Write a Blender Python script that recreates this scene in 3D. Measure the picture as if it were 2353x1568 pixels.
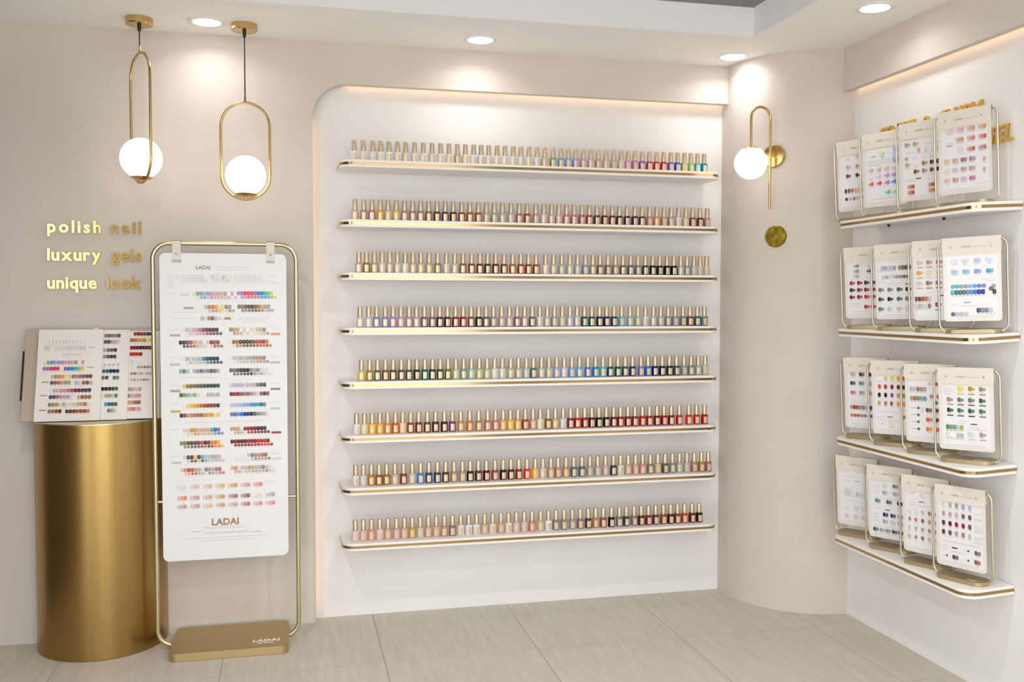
import bpy, bmesh, math, random
from mathutils import Vector, Matrix
random.seed(7)
for o in list(bpy.data.objects): bpy.data.objects.remove(o)
S = bpy.context.scene
C = S.collection
W_PX, H_PX = 2353.0, 1568.0
# ------------------------------------------------------------------ camera
F_PX, CAM_Y, CAM_Z, YAW, PITCH, ROLL = 2181.66, -4.0753, 1.3676, 0.2289, -0.0415, 0.0013
_f = Vector((math.sin(YAW)*math.cos(PITCH), math.cos(YAW)*math.cos(PITCH), math.sin(PITCH)))
_r0 = Vector((math.cos(YAW), -math.sin(YAW), 0)); _u0 = _r0.cross(_f)
CR = _r0*math.cos(ROLL)+_u0*math.sin(ROLL); CU = -_r0*math.sin(ROLL)+_u0*math.cos(ROLL)
CAM = Vector((0, CAM_Y, CAM_Z))
cd = bpy.data.cameras.new('camera'); cam = bpy.data.objects.new('camera', cd); C.objects.link(cam)
cd.sensor_fit = 'HORIZONTAL'; cd.sensor_width = 36.0; cd.lens = F_PX*36.0/W_PX
cd.clip_start = 0.05
m3 = Matrix((CR, CU, -_f)).transposed()
cam.matrix_world = Matrix.Translation(CAM) @ m3.to_4x4()
S.camera = cam
# ------------------------------------------------------------------ world, exposure
wd = bpy.data.worlds.new('world'); S.world = wd; wd.use_nodes = True
wd.node_tree.nodes['Background'].inputs[0].default_value = (0.94, 0.975, 1.0, 1)
wd.node_tree.nodes['Background'].inputs[1].default_value = 3.7
S.view_settings.view_transform = 'Standard'; S.view_settings.look = 'None'
S.view_settings.gamma = 1.0; S.view_settings.use_curve_mapping = False
S.view_settings.exposure = 0.07
TRAY_W = 8.0       # watts of one added, unseen fill downlight in the raised tray
DOWN_W = 0.85        # watts of one ceiling downlight
GLOBE = 1.9         # emission of the opal globes
LED = 2.6           # emission of the hidden cove strips

def ray(px, py):
    return (_f + CR*((px-W_PX/2)/F_PX) - CU*((py-H_PX/2)/F_PX))
def hit(px, py, o, n):
    d = ray(px, py); t = (Vector(o)-CAM).dot(n)/d.dot(n); return CAM+d*t
def on_y(px, py, y): return hit(px, py, (0, y, 0), Vector((0, 1, 0)))
def on_x(px, py, x): return hit(px, py, (x, 0, 0), Vector((1, 0, 0)))
def on_z(px, py, z): return hit(px, py, (0, 0, z), Vector((0, 0, 1)))
# ------------------------------------------------------------------ colours and materials
def lin(c):
    c /= 255.0
    return c/12.92 if c <= 0.04045 else ((c+0.055)/1.055)**2.4
def hx(s, k=1.0):
    return tuple(min(1, lin(int(s[i:i+2], 16))*k) for i in (0, 2, 4))+(1.0,)
def mix(cols, n):
    cols = cols.split() if isinstance(cols, str) else cols
    if len(cols) == n: return cols
    out = []
    for i in range(n):
        t = 0 if n == 1 else i/(n-1)*(len(cols)-1); a = int(t); b = min(a+1, len(cols)-1); fr = t-a
        out.append(''.join('%02x' % round(int(cols[a][k:k+2], 16)*(1-fr)+int(cols[b][k:k+2], 16)*fr) for k in (0, 2, 4)))
    return out
MATS = {}
def mat(name, col=None, rough=0.5, metal=0.0, coat=0.0, emit=None, es=0.0, spec=None, build=None):
    m = bpy.data.materials.new(name); m.use_nodes = True; MATS[name] = m
    b = m.node_tree.nodes['Principled BSDF']
    if col: b.inputs['Base Color'].default_value = hx(col) if isinstance(col, str) else col
    b.inputs['Roughness'].default_value = rough; b.inputs['Metallic'].default_value = metal
    b.inputs['Coat Weight'].default_value = coat
    if spec is not None: b.inputs['Specular IOR Level'].default_value = spec
    if emit: b.inputs['Emission Color'].default_value = emit; b.inputs['Emission Strength'].default_value = es
    if build: build(m.node_tree, b)
    return m
def nd(t, k, **kw):
    n = t.nodes.new(k)
    for a, v in kw.items(): setattr(n, a, v)
    return n
def plaster(c1, c2, scale=3.0, bump=0.04):
    def f(t, b):
        tc = nd(t, 'ShaderNodeTexCoord'); nz = nd(t, 'ShaderNodeTexNoise'); nz.inputs['Scale'].default_value = scale
        nz.inputs['Detail'].default_value = 5; t.links.new(tc.outputs['Object'], nz.inputs['Vector'])
        cr = nd(t, 'ShaderNodeValToRGB'); cr.color_ramp.elements[0].position = 0.3; cr.color_ramp.elements[1].position = 0.7
        cr.color_ramp.elements[0].color = hx(c1); cr.color_ramp.elements[1].color = hx(c2)
        t.links.new(nz.outputs['Fac'], cr.inputs['Fac']); t.links.new(cr.outputs['Color'], b.inputs['Base Color'])
        n2 = nd(t, 'ShaderNodeTexNoise'); n2.inputs['Scale'].default_value = 60; t.links.new(tc.outputs['Object'], n2.inputs['Vector'])
        bp = nd(t, 'ShaderNodeBump'); bp.inputs['Strength'].default_value = bump; bp.inputs['Distance'].default_value = 0.003
        t.links.new(n2.outputs['Fac'], bp.inputs['Height']); t.links.new(bp.outputs['Normal'], b.inputs['Normal'])
    return f
mat('beige_wall', rough=0.8, build=plaster('cec4bb', 'd3cac1'))
mat('white_wall', rough=0.7, build=plaster('e9e5e1', 'edeae6'))
mat('ceiling_white', rough=0.85, build=plaster('f0eeec', 'f3f1ef', 2.0, 0.02))
mat('tray_white', rough=0.85, build=plaster('eceae8', 'efedeb', 2.0, 0.02))
mat('tray_dark', rough=0.5, build=plaster('7a7a7c', '808082', 2.0, 0.02))
def tile_mat(t, b):
    oi = nd(t, 'ShaderNodeObjectInfo'); tc = nd(t, 'ShaderNodeTexCoord')
    mp = nd(t, 'ShaderNodeMapping'); mp.inputs['Scale'].default_value = (26, 2.2, 1)
    ad = nd(t, 'ShaderNodeVectorMath', operation='ADD'); t.links.new(tc.outputs['Object'], ad.inputs[0])
    mu = nd(t, 'ShaderNodeVectorMath', operation='SCALE'); t.links.new(oi.outputs['Location'], mu.inputs[0]); mu.inputs['Scale'].default_value = 3.7
    t.links.new(mu.outputs[0], ad.inputs[1]); t.links.new(ad.outputs[0], mp.inputs['Vector'])
    nz = nd(t, 'ShaderNodeTexNoise'); nz.inputs['Scale'].default_value = 1.6; nz.inputs['Detail'].default_value = 6
    nz.inputs['Roughness'].default_value = 0.65; t.links.new(mp.outputs[0], nz.inputs['Vector'])
    cr = nd(t, 'ShaderNodeValToRGB'); e = cr.color_ramp.elements
    e[0].position = 0.3; e[0].color = hx('bbb3a7'); e[1].position = 0.72; e[1].color = hx('ccc5ba')
    t.links.new(nz.outputs['Fac'], cr.inputs['Fac']); t.links.new(cr.outputs['Color'], b.inputs['Base Color'])
    bp = nd(t, 'ShaderNodeBump'); bp.inputs['Strength'].default_value = 0.12; bp.inputs['Distance'].default_value = 0.002
    t.links.new(nz.outputs['Fac'], bp.inputs['Height']); t.links.new(bp.outputs['Normal'], b.inputs['Normal'])
mat('floor_tile', rough=0.45, build=tile_mat)
mat('grout', 'a0968a', 0.9)
def brushed(c1, c2):
    def f(t, b):
        tc = nd(t, 'ShaderNodeTexCoord'); mp = nd(t, 'ShaderNodeMapping'); mp.inputs['Scale'].default_value = (90, 90, 1.2)
        nz = nd(t, 'ShaderNodeTexNoise'); nz.inputs['Scale'].default_value = 1.5; nz.inputs['Detail'].default_value = 3
        t.links.new(tc.outputs['Object'], mp.inputs['Vector']); t.links.new(mp.outputs[0], nz.inputs['Vector'])
        cr = nd(t, 'ShaderNodeValToRGB'); cr.color_ramp.elements[0].color = hx(c1); cr.color_ramp.elements[1].color = hx(c2)
        t.links.new(nz.outputs['Fac'], cr.inputs['Fac']); t.links.new(cr.outputs['Color'], b.inputs['Base Color'])
    return f
mat('brushed_gold', rough=0.3, metal=1.0, build=brushed('a88a52', 'b4965e'))
mat('mirror_gold', 'c8b06c', 0.08, 1.0)
mat('strip_gold', 'b09468', 0.18, 1.0)
mat('brass', 'd2b27a', 0.22, 1.0)
mat('champagne', 'cfc3a2', 0.34, 1.0)
mat('champagne_pale', 'd6ccb8', 0.34, 1.0)
mat('base_pale', 'bcaa88', 0.42, 0.85)
mat('champagne_base', 'c2aa7c', 0.42, 0.85)
mat('cap_gold', 'd8c4ac', 0.44, 0.9)
mat('orange_gold', 'e4b450', 0.3, 0.45)
def antique(t, b):
    nz = nd(t, 'ShaderNodeTexNoise'); nz.inputs['Scale'].default_value = 45; nz.inputs['Detail'].default_value = 6
    tc = nd(t, 'ShaderNodeTexCoord'); t.links.new(tc.outputs['Object'], nz.inputs['Vector'])
    cr = nd(t, 'ShaderNodeValToRGB'); e = cr.color_ramp.elements
    e[0].position = 0.35; e[0].color = hx('7c661c'); e[1].position = 0.68; e[1].color = hx('b09a3c')
    t.links.new(nz.outputs['Fac'], cr.inputs['Fac']); t.links.new(cr.outputs['Color'], b.inputs['Base Color'])
    bp = nd(t, 'ShaderNodeBump'); bp.inputs['Strength'].default_value = 0.5; bp.inputs['Distance'].default_value = 0.002
    t.links.new(nz.outputs['Fac'], bp.inputs['Height']); t.links.new(bp.outputs['Normal'], b.inputs['Normal'])
mat('antique_gold', rough=0.3, metal=0.9, build=antique)
mat('chrome', 'd8d8d8', 0.12, 1.0)
mat('shelf_white', 'f2eeea', 0.35)
mat('black_cord', '141210', 0.5)
mat('dark_metal', '3a3028', 0.3, 0.9)
mat('opal_globe', 'fff6ea', 0.25, emit=(1, 0.95, 0.89, 1), es=GLOBE)
mat('lamp_lens', 'ffffff', 0.4, emit=(1, 0.98, 0.95, 1), es=9.0)
mat('led_strip', 'ffd9b0', 0.5, emit=(1, 0.62, 0.36, 1), es=LED)
mat('lamp_ring', 'e8e6e2', 0.4)
mat('board_white', 'e5e4e4', 0.4)
mat('page_white', 'e6e0d9', 0.5)
mat('card_ivory', 'e0d9d0', 0.35, coat=0.3)
mat('paper_white', 'e6e2e3', 0.4, coat=0.3)
mat('flap_leather', 'e0d7cc', 0.55)
mat('strap_ivory', 'ddd4c8', 0.5)
mat('cover_taupe', 'b8a692', 0.55)
mat('grey_clip', '9c958d', 0.4, 0.5)
mat('print_grey', 'c0b9b6', 0.6)
mat('print_dark', '98908c', 0.6)
mat('print_brown', 'a07c5a', 0.5)
mat('print_white', 'f2efe8', 0.5)
def objcol(t, b):
    oi = nd(t, 'ShaderNodeObjectInfo'); t.links.new(oi.outputs['Color'], b.inputs['Base Color'])
def attcol(t, b):
    a = nd(t, 'ShaderNodeAttribute', attribute_name='Col'); t.links.new(a.outputs['Color'], b.inputs['Base Color'])
mat('polish', rough=0.38, coat=0.0, spec=0.3, build=objcol)
mat('polish_attr', rough=0.38, coat=0.0, spec=0.3, build=attcol)
mat('swatch', rough=0.22, coat=0.1, spec=0.4, build=objcol)
mat('swatch_attr', rough=0.22, coat=0.1, spec=0.4, build=attcol)
def label_mat(t, b):
    tc = nd(t, 'ShaderNodeTexCoord'); sp = nd(t, 'ShaderNodeSeparateXYZ'); t.links.new(tc.outputs['Object'], sp.inputs[0])
    nz = nd(t, 'ShaderNodeTexNoise'); nz.inputs['Scale'].default_value = 900; t.links.new(tc.outputs['Object'], nz.inputs['Vector'])
    d = nd(t, 'ShaderNodeMath', operation='SUBTRACT'); t.links.new(sp.outputs['X'], d.inputs[0]); d.inputs[1].default_value = 0.0035
    ab = nd(t, 'ShaderNodeMath', operation='ABSOLUTE'); t.links.new(d.outputs[0], ab.inputs[0])
    lt = nd(t, 'ShaderNodeMath', operation='LESS_THAN'); t.links.new(ab.outputs[0], lt.inputs[0]); lt.inputs[1].default_value = 0.0011
    g = nd(t, 'ShaderNodeMath', operation='GREATER_THAN'); t.links.new(nz.outputs['Fac'], g.inputs[0]); g.inputs[1].default_value = 0.5
    mu = nd(t, 'ShaderNodeMath', operation='MULTIPLY'); t.links.new(lt.outputs[0], mu.inputs[0]); t.links.new(g.outputs[0], mu.inputs[1])
    mx = nd(t, 'ShaderNodeMix', data_type='RGBA'); t.links.new(mu.outputs[0], mx.inputs['Factor'])
    mx.inputs[6].default_value = hx('dcc6aa'); mx.inputs[7].default_value = hx('a07a52')
    t.links.new(mx.outputs[2], b.inputs['Base Color'])
mat('bottle_label', rough=0.3, metal=0.35, build=label_mat)
# ------------------------------------------------------------------ mesh helpers
def box(bm, x0, x1, y0, y1, z0, z1):
    v = [bm.verts.new(p) for p in ((x0,y0,z0),(x1,y0,z0),(x1,y1,z0),(x0,y1,z0),(x0,y0,z1),(x1,y0,z1),(x1,y1,z1),(x0,y1,z1))]
    for f in ((3,2,1,0),(4,5,6,7),(0,1,5,4),(1,2,6,5),(2,3,7,6),(3,0,4,7)): bm.faces.new([v[i] for i in f])
def prism(bm, pts, a, b, axes=(0, 1, 2)):
    """closed outline pts (2D) swept from a to b along the third axis"""
    def P(p, w):
        q = [0, 0, 0]; q[axes[0]], q[axes[1]], q[axes[2]] = p[0], p[1], w; return q
    lo = [bm.verts.new(P(p, a)) for p in pts]; hi = [bm.verts.new(P(p, b)) for p in pts]; n = len(pts)
    bm.faces.new(list(reversed(lo))); bm.faces.new(hi)
    for i in range(n): bm.faces.new((lo[i], lo[(i+1) % n], hi[(i+1) % n], hi[i]))
def rrect(w, h, r, seg=6, cx=0, cy=0):
    pts = []
    for sx, sy, a0 in ((1,1,0),(-1,1,90),(-1,-1,180),(1,-1,270)):
        rr = r[{(1,1):0,(-1,1):1,(-1,-1):2,(1,-1):3}[(sx,sy)]] if isinstance(r, (list, tuple)) else r
        if rr <= 0: pts.append((cx+sx*w/2, cy+sy*h/2)); continue
        for k in range(seg+1):
            a = math.radians(a0+90*k/seg)
            pts.append((cx+sx*(w/2-rr)+rr*math.cos(a), cy+sy*(h/2-rr)+rr*math.sin(a)))
    return pts
def tube(bm, path, r, seg=10, closed=False, caps=True):
    path = [Vector(p) for p in path]; n = len(path); rings = []; up = None
    for i, p in enumerate(path):
        if closed: t = (path[(i+1) % n]-path[i-1]).normalized()
        else: t = (path[min(i+1, n-1)]-path[max(i-1, 0)]).normalized()
        if up is None:
            up = t.orthogonal().normalized()
        up = (up-t*up.dot(t)).normalized(); s = t.cross(up)
        rings.append([bm.verts.new(p+(up*math.cos(2*math.pi*k/seg)+s*math.sin(2*math.pi*k/seg))*r) for k in range(seg)])
    m = n if closed else n-1
    for i in range(m):
        a, b = rings[i], rings[(i+1) % n]
        if closed and i == n-1:
            k0 = min(range(seg), key=lambda k: (a[0].co-b[k].co).length)
        else: k0 = 0
        for k in range(seg): bm.faces.new((a[k], a[(k+1) % seg], b[(k+1+k0) % seg], b[(k+k0) % seg]))
    if caps and not closed:
        bm.faces.new(list(reversed(rings[0]))); bm.faces.new(rings[-1])
def lathe(bm, prof, seg=24, o=(0, 0, 0), cap=True):
    rings = []
    for r, z in prof:
        if r < 1e-6: rings.append([bm.verts.new((o[0], o[1], o[2]+z))]); continue
        rings.append([bm.verts.new((o[0]+r*math.cos(2*math.pi*k/seg), o[1]+r*math.sin(2*math.pi*k/seg), o[2]+z)) for k in range(seg)])
    for a, b in zip(rings, rings[1:]):
        for k in range(seg):
            k1 = (k+1) % seg
            if len(a) == 1 and len(b) == 1: continue
            if len(a) == 1: bm.faces.new((a[0], b[k1], b[k]))
            elif len(b) == 1: bm.faces.new((a[k], a[k1], b[0]))
            else: bm.faces.new((a[k], a[k1], b[k1], b[k]))
    if cap:
        if len(rings[0]) > 1: bm.faces.new(list(reversed(rings[0])))
        if len(rings[-1]) > 1: bm.faces.new(rings[-1])
def sphere(bm, c, r, seg=28, rings=16, z0=-1, z1=1):
    prof = []
    for i in range(rings+1):
        a = -math.pi/2+math.pi*i/rings; z = math.sin(a)
        if z < z0 or z > z1: continue
        prof.append((max(r*math.cos(a), 0), r*z))
    lathe(bm, prof, seg, c, cap=True)
def mesh(bm, name, smooth=None):
    bmesh.ops.recalc_face_normals(bm, faces=bm.faces)
    me = bpy.data.meshes.new(name); bm.to_mesh(me); bm.free()
    if smooth is not None:
        for p in me.polygons: p.use_smooth = True
        try: me.set_sharp_from_angle(angle=math.radians(smooth))
        except Exception: pass
    return me
def link(name, me, parent=None, m=None, loc=None):
    o = bpy.data.objects.new(name, me); C.objects.link(o)
    if m and me is not None and me.materials and me.materials[0] != MATS[m]:
        me = me.copy(); me.materials.clear(); o.data = me
    if m and me is not None and not me.materials: me.materials.append(MATS[m])
    if parent: o.parent = parent
    if loc is not None: o.location = loc
    return o
def obj(name, bm, m, parent=None, smooth=None, loc=None):
    return link(name, mesh(bm, name, smooth), parent, m, loc)
def B(): return bmesh.new()
def tag(o, label, cat, group=None):
    o['label'] = label; o['category'] = cat
    if group: o['group'] = group
    return o
def thing(name, label, cat, loc=(0, 0, 0), group=None):
    o = bpy.data.objects.new(name, None); o.empty_display_size = 0.05; C.objects.link(o); o.location = loc
    return tag(o, label, cat, group)
def struct(name, bm, m, smooth=None, parent=None):
    o = obj(name, bm, m, parent, smooth)
    if not parent: o['kind'] = 'structure'
    return o
def bevel(bm, w, seg=2):
    bmesh.ops.bevel(bm, geom=[e for e in bm.edges if len(e.link_faces) == 2 and e.calc_face_angle(0) > 0.6], offset=w, segments=seg, affect='EDGES', clamp_overlap=True)
_tc = {}
def text_mesh(s, size, depth=0.0006, align='CENTER', bold=0.0, shear=0.0, space=1.0, per_char=False):
    key = (s, size, depth, align, bold, shear, space)
    if key in _tc: return _tc[key]
    cu = bpy.data.curves.new('lettering', 'FONT'); cu.body = s; cu.size = size; cu.extrude = depth/2; cu.align_x = align
    cu.offset = bold; cu.shear = shear; cu.space_character = space; cu.resolution_u = 3
    to = bpy.data.objects.new('tmp', cu); C.objects.link(to)
    dg = bpy.context.evaluated_depsgraph_get(); dg.update()
    me = bpy.data.meshes.new_from_object(to.evaluated_get(dg))
    bpy.data.objects.remove(to); bpy.data.curves.remove(cu)
    _tc[key] = me; return me
# ------------------------------------------------------------------ room shell
YN, YF, NL, ZB, ZC = 0.06, -0.135, 0.0949, 2.2782, 2.4497
XR, XRB, ZRB = 2.367, 2.312, 2.268
COLC, COLR = (2.37, 0.0), 0.40
WT = 0.036
# floor base and tiles
bm = B(); box(bm, -3.6, 2.6, -7.0, 0.1, -0.06, -0.0022)
floor = struct('floor', bm, 'grout')
bm = B(); g = 0.0011
prism(bm, [(-0.3+g, -0.3+g), (0.3-g, -0.3+g), (0.3-g, 0.3-g), (-0.3+g, 0.3-g)], -0.012, 0.0)
bevel(bm, 0.0012, 1)
tile_me = mesh(bm, 'tile'); tile_me.materials.append(MATS['floor_tile'])
for iy in range(9):
    for ix in range(10):
        x = 0.3369+0.6*(ix-6)+0.3; y = -0.5114+0.3-0.6*(iy)
        if x > 2.45: continue
        t = link('tile', tile_me, floor); t.location = (x, y, 0)
# back wall panel with the niche cut-out (rounded corner), niche back
r = 0.142
pts = [(-3.6, -0.01), (NL, -0.01)]
for k in range(13):
    a = math.radians(180-90*k/12); pts.append((NL+r+r*math.cos(a), ZB-r+r*math.sin(a)))
pts += [(2.02, ZB), (2.02, ZC+0.02), (-3.6, ZC+0.02)]
bm = B(); prism(bm, pts, 0.0, WT, (0, 2, 1)); struct('wall_back', bm, 'beige_wall', 30)
bm = B(); box(bm, -0.25, 2.2, YN, YN+0.05, -0.01, ZC); struct('wall_niche', bm, 'white_wall')
# curved corner column
pts = [(1.97, 0.09)]
for k in range(33):
    a = math.radians(180+90*k/32); pts.append((COLC[0]+COLR*math.cos(a), COLC[1]+COLR*math.sin(a)))
pts += [(2.37, 0.09)]
bm = B(); prism(bm, pts, -0.01, ZC+0.02); struct('wall_corner', bm, 'beige_wall', 30)
# right wall and its beam
bm = B(); box(bm, XR, XR+0.08, -4.6, -0.2, -0.01, ZC+0.02); struct('wall_right', bm, 'white_wall')
bm = B(); box(bm, XRB, XRB+WT-0.004, -4.6, -0.34, ZRB, ZC+0.02); struct('trim_1', bm, 'beige_wall')
mat('added_wall_dark', '6a5a4c', 0.6)
bm = B(); box(bm, -1.72, -1.62, -2.4, 0.0, -0.01, ZC+0.02); struct('wall_left_added', bm, 'added_wall_dark')  # added out of view: shades the left end, gives the gold something dark to reflect
bm = B(); box(bm, -1.60, -0.72, -4.75, -4.65, -0.01, ZC+0.3); box(bm, 1.45, 2.45, -4.75, -4.65, -0.01, ZC+0.3); struct('wall_rear_added', bm, 'beige_wall')  # added behind the camera, placed for the reflections in the gold letters and strips
# ceiling with the raised tray
TX, TY, TZ = 1.854, -0.47, ZC+0.118
bm = B()
box(bm, -3.6, 2.6, TY, 0.11, ZC, ZC+0.3); box(bm, TX, 2.6, -4.6, TY, ZC, ZC+0.3)
struct('ceiling', bm, 'ceiling_white')
bm = B(); box(bm, -3.6, TX, TY-0.004, TY-0.0005, ZC+0.001, TZ); box(bm, TX-0.004, TX-0.0005, -4.6, TY-0.004, ZC+0.001, TZ)
struct('trim_2', bm, 'tray_white')
bm = B(); box(bm, -3.6, TX-0.004, -4.6, TY-0.004, TZ, TZ+0.05); struct('trim_3', bm, 'tray_dark')
# hidden warm LED strips behind the wall panel and behind the right beam
bm = B(); box(bm, NL+r, 1.965, WT+0.002, WT+0.01, ZB+0.012, ZB+0.02)
tag(obj('led_strip', bm, 'led_strip'), 'warm light strip hidden behind the beam over the bottle niche', 'light strip')
bm = B(); path = [(NL-0.014, WT+0.006, 0.02), (NL-0.014, WT+0.006, ZB-r)]
tube(bm, path, 0.004, 6)
tag(obj('led_strip', bm, 'led_strip'), 'warm light strip hidden behind the upright edge of the bottle niche', 'light strip')
bm = B(); box(bm, XRB+WT-0.002, XRB+WT+0.006, -3.4, -0.42, ZRB+0.012, ZRB+0.02)
tag(obj('led_strip', bm, 'led_strip'), 'warm light strip hidden behind the beam over the chart shelves', 'light strip')
# ------------------------------------------------------------------ ceiling downlights
def downlight(x, y, label, group=None, z=ZC, watt=None):
    t = thing('ceiling_downlight', label, 'ceiling light', (x, y, z), group)
    bm = B(); lathe(bm, [(0.053, -0.004), (0.060, -0.006), (0.072, -0.003), (0.0735, 0.0)], 40, cap=False)
    lathe(bm, [(0.0735, 0.0), (0.053, 0.0), (0.053, -0.004)], 40, cap=False)
    obj('ring', bm, 'lamp_ring', t, 50)
    bm = B(); lathe(bm, [(0.0, -0.0025), (0.0528, -0.0025), (0.0528, 0.0)], 40, cap=False); obj('lens', bm, 'lamp_lens', t)
    ld = bpy.data.lights.new('downlight', 'AREA'); ld.shape = 'DISK'; ld.size = 0.10; ld.energy = watt or DOWN_W
    ld.color = (1, 0.985, 0.965); ld.spread = math.radians(150)
    lo = bpy.data.objects.new('downlight_lamp', ld); C.objects.link(lo); lo.parent = t; lo.location = (0, 0, -0.012)
downlight(-0.308, -0.179, 'round recessed downlight between the two pendant canopies')
downlight(0.772, -0.179, 'round recessed downlight above the middle of the bottle niche')
downlight(1.907, -0.172, 'round recessed downlight beside the top of the curved column')
downlight(2.10, -0.934, 'round recessed downlight along the beam over the chart shelves')
downlight(2.10, -2.2, 'added unseen downlight further along the side wall, beyond the chart shelves')  # added out of view for more light in the room
for y, w in ((-1.7, 'front'), (-2.9, 'middle'), (-4.0, 'rear')):  # added fixtures out of view, fill light from above and in front
    for x, w2 in ((-0.55, 'away from'), (0.95, 'towards')):
        downlight(x, y, 'added unseen downlight in the %s row of the dark tray, %s the chart shelves' % (w, w2), None, TZ, TRAY_W)
# ------------------------------------------------------------------ pendant lamps
def pendant(x, y, ztop, zbot, turn, label):
    t = thing('pendant_lamp', label, 'pendant lamp', (x, y, ZC))
    t.rotation_euler.z = math.radians(turn)
    zt, zb = ztop-ZC, zbot-ZC
    bm = B(); lathe(bm, [(0.0, -0.026), (0.047, -0.026), (0.0505, -0.022), (0.0505, 0.0)], 40); obj('canopy', bm, 'brass', t, 40)
    bm = B(); lathe(bm, [(0.004, -0.050), (0.0065, -0.045), (0.0075, -0.026)], 14); obj('strain_relief', bm, 'black_cord', t, 40)
    bm = B(); tube(bm, [(0, 0, -0.04), (0, 0, zt+0.018)], 0.0024, 8); obj('cord', bm, 'black_cord', t, 40)
    bm = B(); lathe(bm, [(0.0045, zt-0.006), (0.0045, zt+0.02), (0.0032, zt+0.024)], 14); obj('collar', bm, 'brass', t, 40)
    hw = 0.0935; pth = []
    for k in range(25):
        a = math.pi*k/24; pth.append((hw*math.cos(a), 0, zt-0.005-hw+hw*math.sin(a)))
    for k in range(25):
        a = math.pi+math.pi*k/24; pth.append((hw*math.cos(a), 0, zb+0.005+hw+hw*math.sin(a)))
    bm = B(); tube(bm, pth, 0.0052, 10, closed=True); obj('loop_frame', bm, 'brass', t, 60)
    gr = 0.0785; gz = zb+0.0245+gr*0.93
    bm = B(); sphere(bm, (0, 0, gz), gr, 36, 22); obj('globe', bm, 'opal_globe', t, 60)
    bm = B(); lathe(bm, [(0.0, zb+0.014), (0.03, zb+0.0175), (0.043, zb+0.026), (0.042, zb+0.0275), (0.0, zb+0.022)], 30, cap=False)
    lathe(bm, [(0.005, zb+0.006), (0.005, zb+0.016)], 10); obj('globe_cup', bm, 'brass', t, 50)
z1t = on_y(325, 119, -0.165).z; z1b = on_y(322, 423, -0.165).z
pendant(-0.556, -0.165, z1t, z1b, -60, 'brass loop pendant with opal globe on the shorter cord, its loop turned edgeways')
z2t = on_y(560, 233, -0.172).z; z2b = on_y(560, 461, -0.172).z
pendant(-0.168, -0.172, z2t, z2b, -5, 'brass loop pendant with opal globe on the longer cord, its loop facing the room')
# ------------------------------------------------------------------ gold wall lettering
def word_line(name, label, s, size, total, start, mname, right, up, shear=0.0, bold=0.0, depth=0.008, wordgap=None, gap=0.35):
    """separately mounted letters laid out along 'right' from 'start' (baseline)"""
    t = thing(name, label, 'wall lettering', start)
    n = Vector(right).cross(Vector(up))
    m = Matrix((Vector(right), Vector(up), n)).transposed()
    t.rotation_euler = m.to_euler()
    info = []
    for ch in s:
        if ch == ' ': info.append(None); continue
        me = text_mesh(ch, size, depth, 'LEFT', bold, shear)
        xs = [v.co.x for v in me.vertices]; info.append((me, min(xs), max(xs)))
    wid = sum(i[2]-i[1] for i in info if i); ng = sum(1 for a, b in zip(s, s[1:]) if a != ' ' and b != ' '); nw = s.count(' ')
    wg = wordgap if wordgap is not None else size*0.45
    gp = (total-wid-nw*wg)/max(ng, 1)
    x = 0; prev = None
    for ch, i in zip(s, info):
        if i is None: x += wg; prev = None; continue
        if prev: x += gp
        l = link('letter', i[0], t, mname, (x-i[1], 0, depth/2+0.001)); x += i[2]-i[1]; prev = ch
    return t
for s, y in (('polish nail', 533.5), ('luxury gels', 598), ('unique look', 662.5)):
    st = on_y(110, y, 0); en = on_y(325, y, 0)
    word_line('wall_lettering', 'gold mirror letters spelling %s on the beige wall' % s, s, 0.066, (en-st).x, (st.x, -0.0005, st.z), 'mirror_gold',
              (1, 0, 0), (0, 0, 1), bold=0.0019, wordgap=0.036)
word_line('wall_lettering', 'gold capital letters spelling GENTLE & CHARM on the white side wall', 'GENTLE & CHARM', 0.082, 0.60, (XR-0.0005, -0.585, 2.020), 'orange_gold',
          (0, -1, 0), (0, 0, 1), shear=0.12, bold=0.0012, wordgap=0.04)
word_line('wall_lettering', 'gold capital letters spelling GEL on the white side wall', 'GEL', 0.082, 0.145, (XR-0.0005, -1.19, 1.913), 'orange_gold',
          (0, -1, 0), (0, 0, 1), shear=0.12, bold=0.0012)
# ------------------------------------------------------------------ wall sconce and disc on the column
def col_pt(a, z, off=0.0):
    a = math.radians(a); return Vector((COLC[0]-(COLR+off)*math.cos(a), COLC[1]-(COLR+off)*math.sin(a), z))
def zat(px, py, p):   # height on the pixel ray at the plan position of p
    d = ray(px, py); t = ((p-CAM).x*d.x+(p-CAM).y*d.y)/(d.x*d.x+d.y*d.y); return CAM.z+d.z*t
A = 40.7
p = col_pt(A, 0); zs = zat(1778, 360, p); p.z = zs
t = thing('wall_sconce', 'brass wall lamp with hooked arm and opal globe on the curved column', 'wall lamp', p)
t.rotation_euler.z = math.radians(A-90)   # local -y points out of the column
bm = B(); lathe(bm, [(0.0, 0.016), (0.046, 0.016), (0.050, 0.012), (0.050, -0.004)], 40)
bmesh.ops.rotate(bm, verts=bm.verts, cent=(0, 0, 0), matrix=Matrix.Rotation(math.radians(90), 3, 'X'))
obj('back_plate', bm, 'brass', t, 40)
zr = zat(1772, 480, col_pt(A, 0, 0.05))-zs; za = zat(1750, 247, col_pt(A, 0, 0.05))-zs; zg = zat(1737.5, 375.5, col_pt(A, 0, 0.10))-zs
dv = Vector((-0.052, -0.088, 0)); ra = dv.length/2
pth = [Vector((0, -0.05, zr)), Vector((0, -0.05, za-ra-0.03))]
for k in range(17):
    a = math.pi*k/16
    pth.append(Vector((0, -0.05, za-ra-0.004))+dv*0.5*(1-math.cos(a))+Vector((0, 0, ra*math.sin(a))))
gc = Vector((0, -0.05, 0))+dv
pth.append(Vector((gc.x, gc.y, zg+0.068)))
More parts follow.
